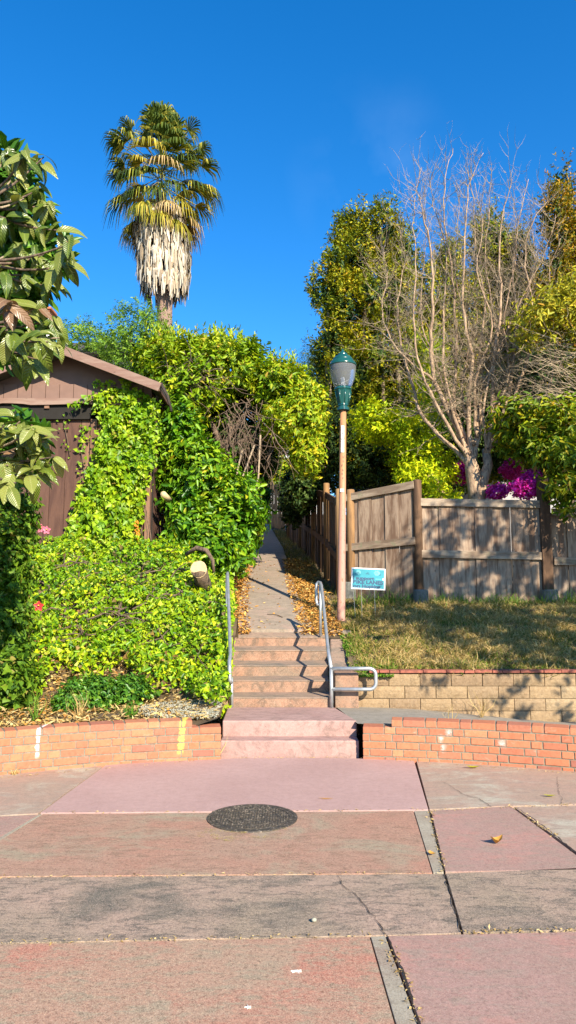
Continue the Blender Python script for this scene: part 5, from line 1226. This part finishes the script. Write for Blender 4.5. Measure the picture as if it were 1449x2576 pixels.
grassfield('dry_lawn', 'straw coloured dead grass patches on the lawn', 42000, (1.3,6.0), (8.6,12.0), (.07,.20), (.005,.010), 'straw', lambda X,Y: kr(X,Y)&(np.sin(X*2.9+.6)*np.sin(Y*3.3+1) > rng.normal(-.45,.3,len(X))), 1.3)
grassfield('green_lawn', 'green clover and grass patches on the lawn', 12000, (.8,6.0), (8.33,12.2), (.04,.12), (.006,.016), 'grass', lambda X,Y: kr(X,Y)&((pp(X,Y)) | (Y < 8.9) | (Y > 11.7)), .8)
grassfield('fence_grass', 'long green grass along the foot of the fence', 1100, (1.1,5.5), (11.75,12.05), (.12,.34), (.006,.012), 'grass', None, .35)
vr = lambda X,Y: (X > np.interp(Y,CX,CXV)+.42) & (X < np.interp(Y,[10,13,30],[.95,.88,0]))
grassfield('verge_grass', 'grass on the verge between the path and the fence', 15000, (-.6,.95), (10.2,26), (.05,.16), (.005,.010), 'lawn', vr, .6)
pl_ = lambda X,Y: (X < np.interp(Y,CX,CXV)-.40) & (X > np.interp(Y,CX,CXV)-1.0)
grassfield('dry_verge', 'dry straw grass left of the path above the steps', 9000, (-1.9,-.3), (9.95,20), (.04,.13), (.004,.007), 'straw', pl_, 1.2)
def litk(X,Y):
    c_ = np.interp(Y,CX,CXV); a = np.abs(X-c_); return ((a > .36)&(a < .95)) | (rng.random(len(X)) < .02)
X = None
scatter('leaf_litter', 'orange brown fallen leaves along both edges of the path', 'leaf litter', 27000, (-1.9,.8), (10.0,17), (.03,.075), (.015,.035), 'litter', 'oval', litk, .3, .06)
grassfield('corner_weeds', 'creeping weeds spilling over the corner of the block wall', 1300, (.78,1.2), (8.24,8.6), (.02,.05), (.015,.03), 'grass', None, 1.2, 'oval')
bpy.data.objects['corner_weeds'].location.z = .02
grassfield('kerb_weeds', 'small green weeds along the outer side of the stair side wall', 1500, (.74,1.0), (8.5,10.5), (.02,.06), (.012,.026), 'grass', None, 1.2, 'oval')
# litter on the steps and twig on the path
a = gnd(610,1700,.3)
solo('twig', MB().tube([(.0-.32,11.05,H(-.32,11.05)+.045),(-.2,11.0,H(-.2,11)+.055),(-.08,10.85,H(-.1,10.85)+.045)], .006, 5), M['bark'], 'thin curved twig lying on the path above the steps', 'twig')

# ------------------------------------------------------------------ palm
Yp = 25.0; gp = at(405,490,Yp); pbz = H(at(410,870,Yp).x, Yp)
pm = thing('palm_tree', 'tall fan palm with yellow green crown and long pale skirt of dead fronds', 'palm tree', (at(411,870,Yp).x, Yp, pbz)); pb_ = Vector(WL[pm])
part('trunk', MB().tube([pb_, at(412,880,Yp), at(415,760,Yp), at(412,600,Yp), gp], [.33,.27,.28,.25,.2], 14), M['palmbark'], pm, True)
def frond(c, d, pet, Rf, mat, droop, name='frond', nseg=22, spread=105, wd=.06, fold=.0):
    d = d.normalized(); side = d.cross(Vector((0,0,1))); side = side.normalized() if side.length > .05 else Vector((1,0,0)); up = side.cross(d).normalized()
    tip = c+d*pet+Vector((0,0,-droop*pet*.25)); m = MB(); m.bar(c, tip, .03, .015)
    for k in range(nseg):
        a = R(-spread+2*spread*k/(nseg-1)+random.uniform(-3,3)); L = Rf*(.72+.28*math.cos(a*.7))*random.uniform(.85,1.05)
        e = (d*math.cos(a)+side*math.sin(a)); zig = (.03 if k % 2 else -.03)
        p0 = tip; p1 = tip+e*L*.42+up*zig+Vector((0,0,-droop*.05)); p2 = tip+e*L*.75+Vector((0,0,-droop*L*.22)); p3 = tip+e*L*.92+Vector((0,0,-droop*L*.62))
        w_ = e.cross(up).normalized()*wd*.5; b = len(m.v)
        for p, q in ((p0,.25),(p1,1),(p2,.6),(p3,.12)): m.v += [tuple(p+w_*q), tuple(p-w_*q)]
        for i in range(3): j = b+2*i; m.f.append((j,j+1,j+3,j+2))
    part(name, m, mat, pm)
n = 84
for i in range(n):
    f = (i+.5)/n; el = R(88-112*f**.95+random.uniform(-11,11)); az = i*2.39996+random.uniform(-.35,.35); d = Vector((math.cos(az)*math.cos(el), math.sin(az)*math.cos(el), math.sin(el)+.06))
    c = gp+Vector((0,0,1.5*(1-f)+.25)); s = (1.05+.12*math.sin(max(el,0))+.25*math.exp(-((f-.45)/.25)**2))
    mt = M['palmgreen'] if f < .45 else (random.choice((M['palmgreen'],M['palmgreen'],M['palmyellow'])) if f < .75 else random.choice((M['palmtan'],M['palmyellow'],M['palmgreen'],M['palmgreen'])))
    frond(c, d, (1.3-.15*f)*s*random.uniform(.62,1.15), 1.0*random.uniform(.8,1.1), mt, random.uniform(.5,.9)+.7*f, wd=.075, nseg=20, spread=random.uniform(60,85))
zt_ = at(405,525,Yp).z; zb_ = at(410,752,Yp).z
for i in range(210):
    f = i/210; z = zt_+(zb_-zt_)*(f*.80)+random.uniform(-.12,.12); az = i*2.39996+random.gauss(0,.1); r = np.interp(f,[0,.15,.5,.85,1],[.70,.84,.82,.74,.66])
    c = Vector((gp.x+(at(411,870,Yp).x-gp.x)*f, Yp, z)); o_ = Vector((math.cos(az), math.sin(az), 0)); p0 = c+o_*.22+Vector((0,0,.25)); m = MB()
    tipc = c+o_*r*random.uniform(.85,1.1); m.bar(p0, tipc, .025, .02)
    for k in range(16):
        a = random.uniform(-.5,.5); e = Vector((math.cos(az+a), math.sin(az+a), 0)); L = random.uniform(.5,1.0); q0 = tipc+Vector((0,0,random.uniform(-.05,.1))); q1 = q0+e*.14*random.uniform(.4,1.4)+Vector((0,0,-L*.45)); q2 = q1+e*random.uniform(-.14,.04)+Vector((random.gauss(0,.04),0,-L*.55))
        w_ = Vector((-math.sin(az+a),math.cos(az+a),0))*random.uniform(.03,.06); b = len(m.v)
        for p, q in ((q0,.5),(q1,1),(q2,.25)): m.v += [tuple(p+w_*q), tuple(p-w_*q)]
        for j in range(2): jj = b+2*j; m.f.append((jj,jj+1,jj+3,jj+2))
    part('dead_frond', m, M['palmtan'] if f < .16 and i % 2 else M['palmdead'], pm)
for i in range(12):
    az = i*2.4; el = R(random.uniform(-38,-12)); d = Vector((math.cos(az)*math.cos(el), math.sin(az)*math.cos(el), math.sin(el))); frond(gp+Vector((0,0,-.2)), d, 1.1, .75, random.choice((M['palmtan'],M['palmtan'],M['palmyellow'])), 1.5, 'frond', 18, 70, .08)

# ------------------------------------------------------------------ loquat tree at the left edge: every large leaf is a piece
lq = thing('loquat_tree', 'loquat tree with large ribbed glossy leaves reaching in from the left edge', 'tree', (-3.6, 6.0, .33))
part('trunk', MB().tube([(-3.6,6.0,.3),(-3.5,6.0,1.5),(-3.45,6.0,2.7),(-3.3,6.05,4.0)], [.11,.10,.085,.05], 10), M['bark'], lq, True)
def lmesh(seed, mat):
    rr = random.Random(seed); m = MB(); nx, ny = 9, 4; L = .235; W_ = .088*rr.uniform(.85,1.1); bend = rr.uniform(.3,1.7); cup = rr.uniform(.1,.4)
    for i in range(nx+1):
        t = i/nx; wv = W_*(math.sin(math.pi*min(1,.06+t*.94)**.85))**.8*.5; wv = max(wv, .003)
        ang = bend*t*t; x = L*t*(1-.18*bend*t*t); z = -L*.5*bend*t*t+.004*math.sin(t*9)
        for j in range(ny+1):
            s = (j/ny-.5)*2; m.v.append((x, s*wv, z+cup*abs(s)*wv+(.0035*math.sin(i*3.1) if abs(s) > .9 else 0)))
    for i in range(nx):
        for j in range(ny): a = i*(ny+1)+j; m.f.append((a,a+ny+1,a+ny+2,a+1))
    return m.mesh('leaf', mat, (0,0,0), True)
lms = [lmesh(s, M['lq1']) for s in range(6)]+[lmesh(20+s, M['lq2']) for s in range(3)]; lbr = [lmesh(40+s, M['lq3']) for s in range(2)]
tips = [(15,385),(75,380),(110,395),(40,440),(10,480),(110,470),(60,500),(130,510),(20,560),(85,560),(150,580),(185,610),(50,620),(110,640),(165,670),(10,690),(70,690),(130,720),(30,760),(95,770),(140,800),(20,830),(75,850),(120,860),(150,850),(35,900),(95,905),(-30,450),(-40,600),(-40,750),(-35,880),
        (10,1070),(50,1060),(85,1080),(20,1110),(70,1115),(110,1110),(120,1160),(60,1165),(20,1170),(90,1200),(40,1215),(-30,1100),(-30,1180),(135,1150)]
nl = 0
roots = [(-60,520),(-60,660),(-60,820),(-80,1140)]
for k, (px, py) in enumerate(tips):
    Y = random.uniform(5.55,6.35) if py < 1000 else random.uniform(5.3,5.9); c = at(px, py, Y)
    rt0 = min(roots, key=lambda q: abs(q[1]-py)); r0 = at(rt0[0], rt0[1], 5.95)
    mid = r0.lerp(c, .55)+Vector((0,0,-.05)); part('branch', MB().tube(smooth_pts([r0, mid, c], 4), [.016-.0013*i for i in range(9)], 6), M['paletwig'] if k % 3 == 0 else M['bark'], lq, True)
    k_ = 7 if px > -5 else 0; a0 = random.uniform(0,6)
    low = py > 1000
    for i in range(k_):
        if nl >= 292: break
        az = a0+i*2*math.pi/k_+random.uniform(-.7,.7); el = random.uniform(-1.3,.45)
        d = Vector((math.cos(az)*math.cos(el), math.sin(az)*math.cos(el)*.8-.1, math.sin(el)))
        d.normalize(); upv = Vector((random.gauss(0,.4), random.gauss(-.9,.3), .8)); s = upv.cross(d).normalized(); n_ = d.cross(s)
        Mx = Matrix(((d.x,s.x,n_.x,0),(d.y,s.y,n_.y,0),(d.z,s.z,n_.z,0),(0,0,0,1)))
        dead = (px in (30,) and py == 760) or (random.random() < .03); me = random.choice(lbr) if dead else random.choice(lms)
        if random.random() < (.4 if low else .18): me = lms[6+random.randint(0,2)]
        o = link('leaf', me, lq); sc_ = random.uniform(.62,1.22); o.matrix_local = Matrix.Translation(c.lerp(r0, random.uniform(0,.14))-WL[lq]+Vector((random.gauss(0,.02),random.gauss(0,.02),random.gauss(0,.035)))) @ Mx @ Matrix.Scale(sc_,4); nl += 1
for q in ((-60,520),(-60,660),(-60,820),(-80,1140)):
    e = at(q[0], q[1], 5.95); zz = min(e.z-.25, 3.9); part('branch', MB().tube(smooth_pts([Vector((-3.45,6.0,max(zz,1.2))), Vector(((-3.45+e.x)/2,6.0,e.z-.12)), e], 4), [.05-.003*i for i in range(9)], 8), M['paletwig'], lq, True)
# fuller crown outside the frame, reading as one mass
P, Nn = shell([gb(-3.9,6.0,3.6,.95,.9,1.3), gb(-3.7,6.1,2.0,.75,.8,.7)], 420, .8); B, D, NN = rosettes(P, Nn, 5, .9, .2, .02); n = len(B)
k = B[:,0] < -2.95; B, D, NN = B[k], D[k], NN[k]; n = len(B)
bl_ = [blob(20,450,6.5,60,60,.25), blob(30,560,6.5,90,70,.25), blob(70,640,6.5,90,50,.25), blob(40,740,6.5,80,60,.25), blob(30,840,6.5,80,60,.25), blob(20,1130,6.0,75,60,.25)]
P2, N2 = shell(bl_, 230, .9); B2, D2_, NN2 = rosettes(P2, N2, 5, .9, .2, .02); n2 = len(B2); leafpart('inner_foliage', lq, B2, D2_, NN2, rng.uniform(.16,.25,n2), rng.uniform(.06,.085,n2), 'oval', M['shrub'])
leafpart('outer_foliage', lq, B, D, NN, rng.uniform(.16,.25,n), rng.uniform(.06,.09,n), 'oval', M['shrub'])
# ivy at the left edge, leaf colour darkened to stand for the loquat's shade
shrub('shade_tinted_ivy', 'ivy mass at the left edge under the loquat, leaves coloured dark for shade', 'shrub', [blob(20,1320,8.6,55,90,.4), blob(10,1450,8.4,50,90,.4), blob(-40,1400,8.5,60,150,.5), blob(20,1600,8.0,40,110,.3), blob(20,1720,7.6,50,70,.3)], 2300, 5, .07, .75, 'ivy', M['shadeivy'], lump=.25)
print('objects', len(bpy.data.objects), 'tris', sum(len(o.data.loops)-2*len(o.data.polygons) for o in bpy.data.objects if o.type == 'MESH'))
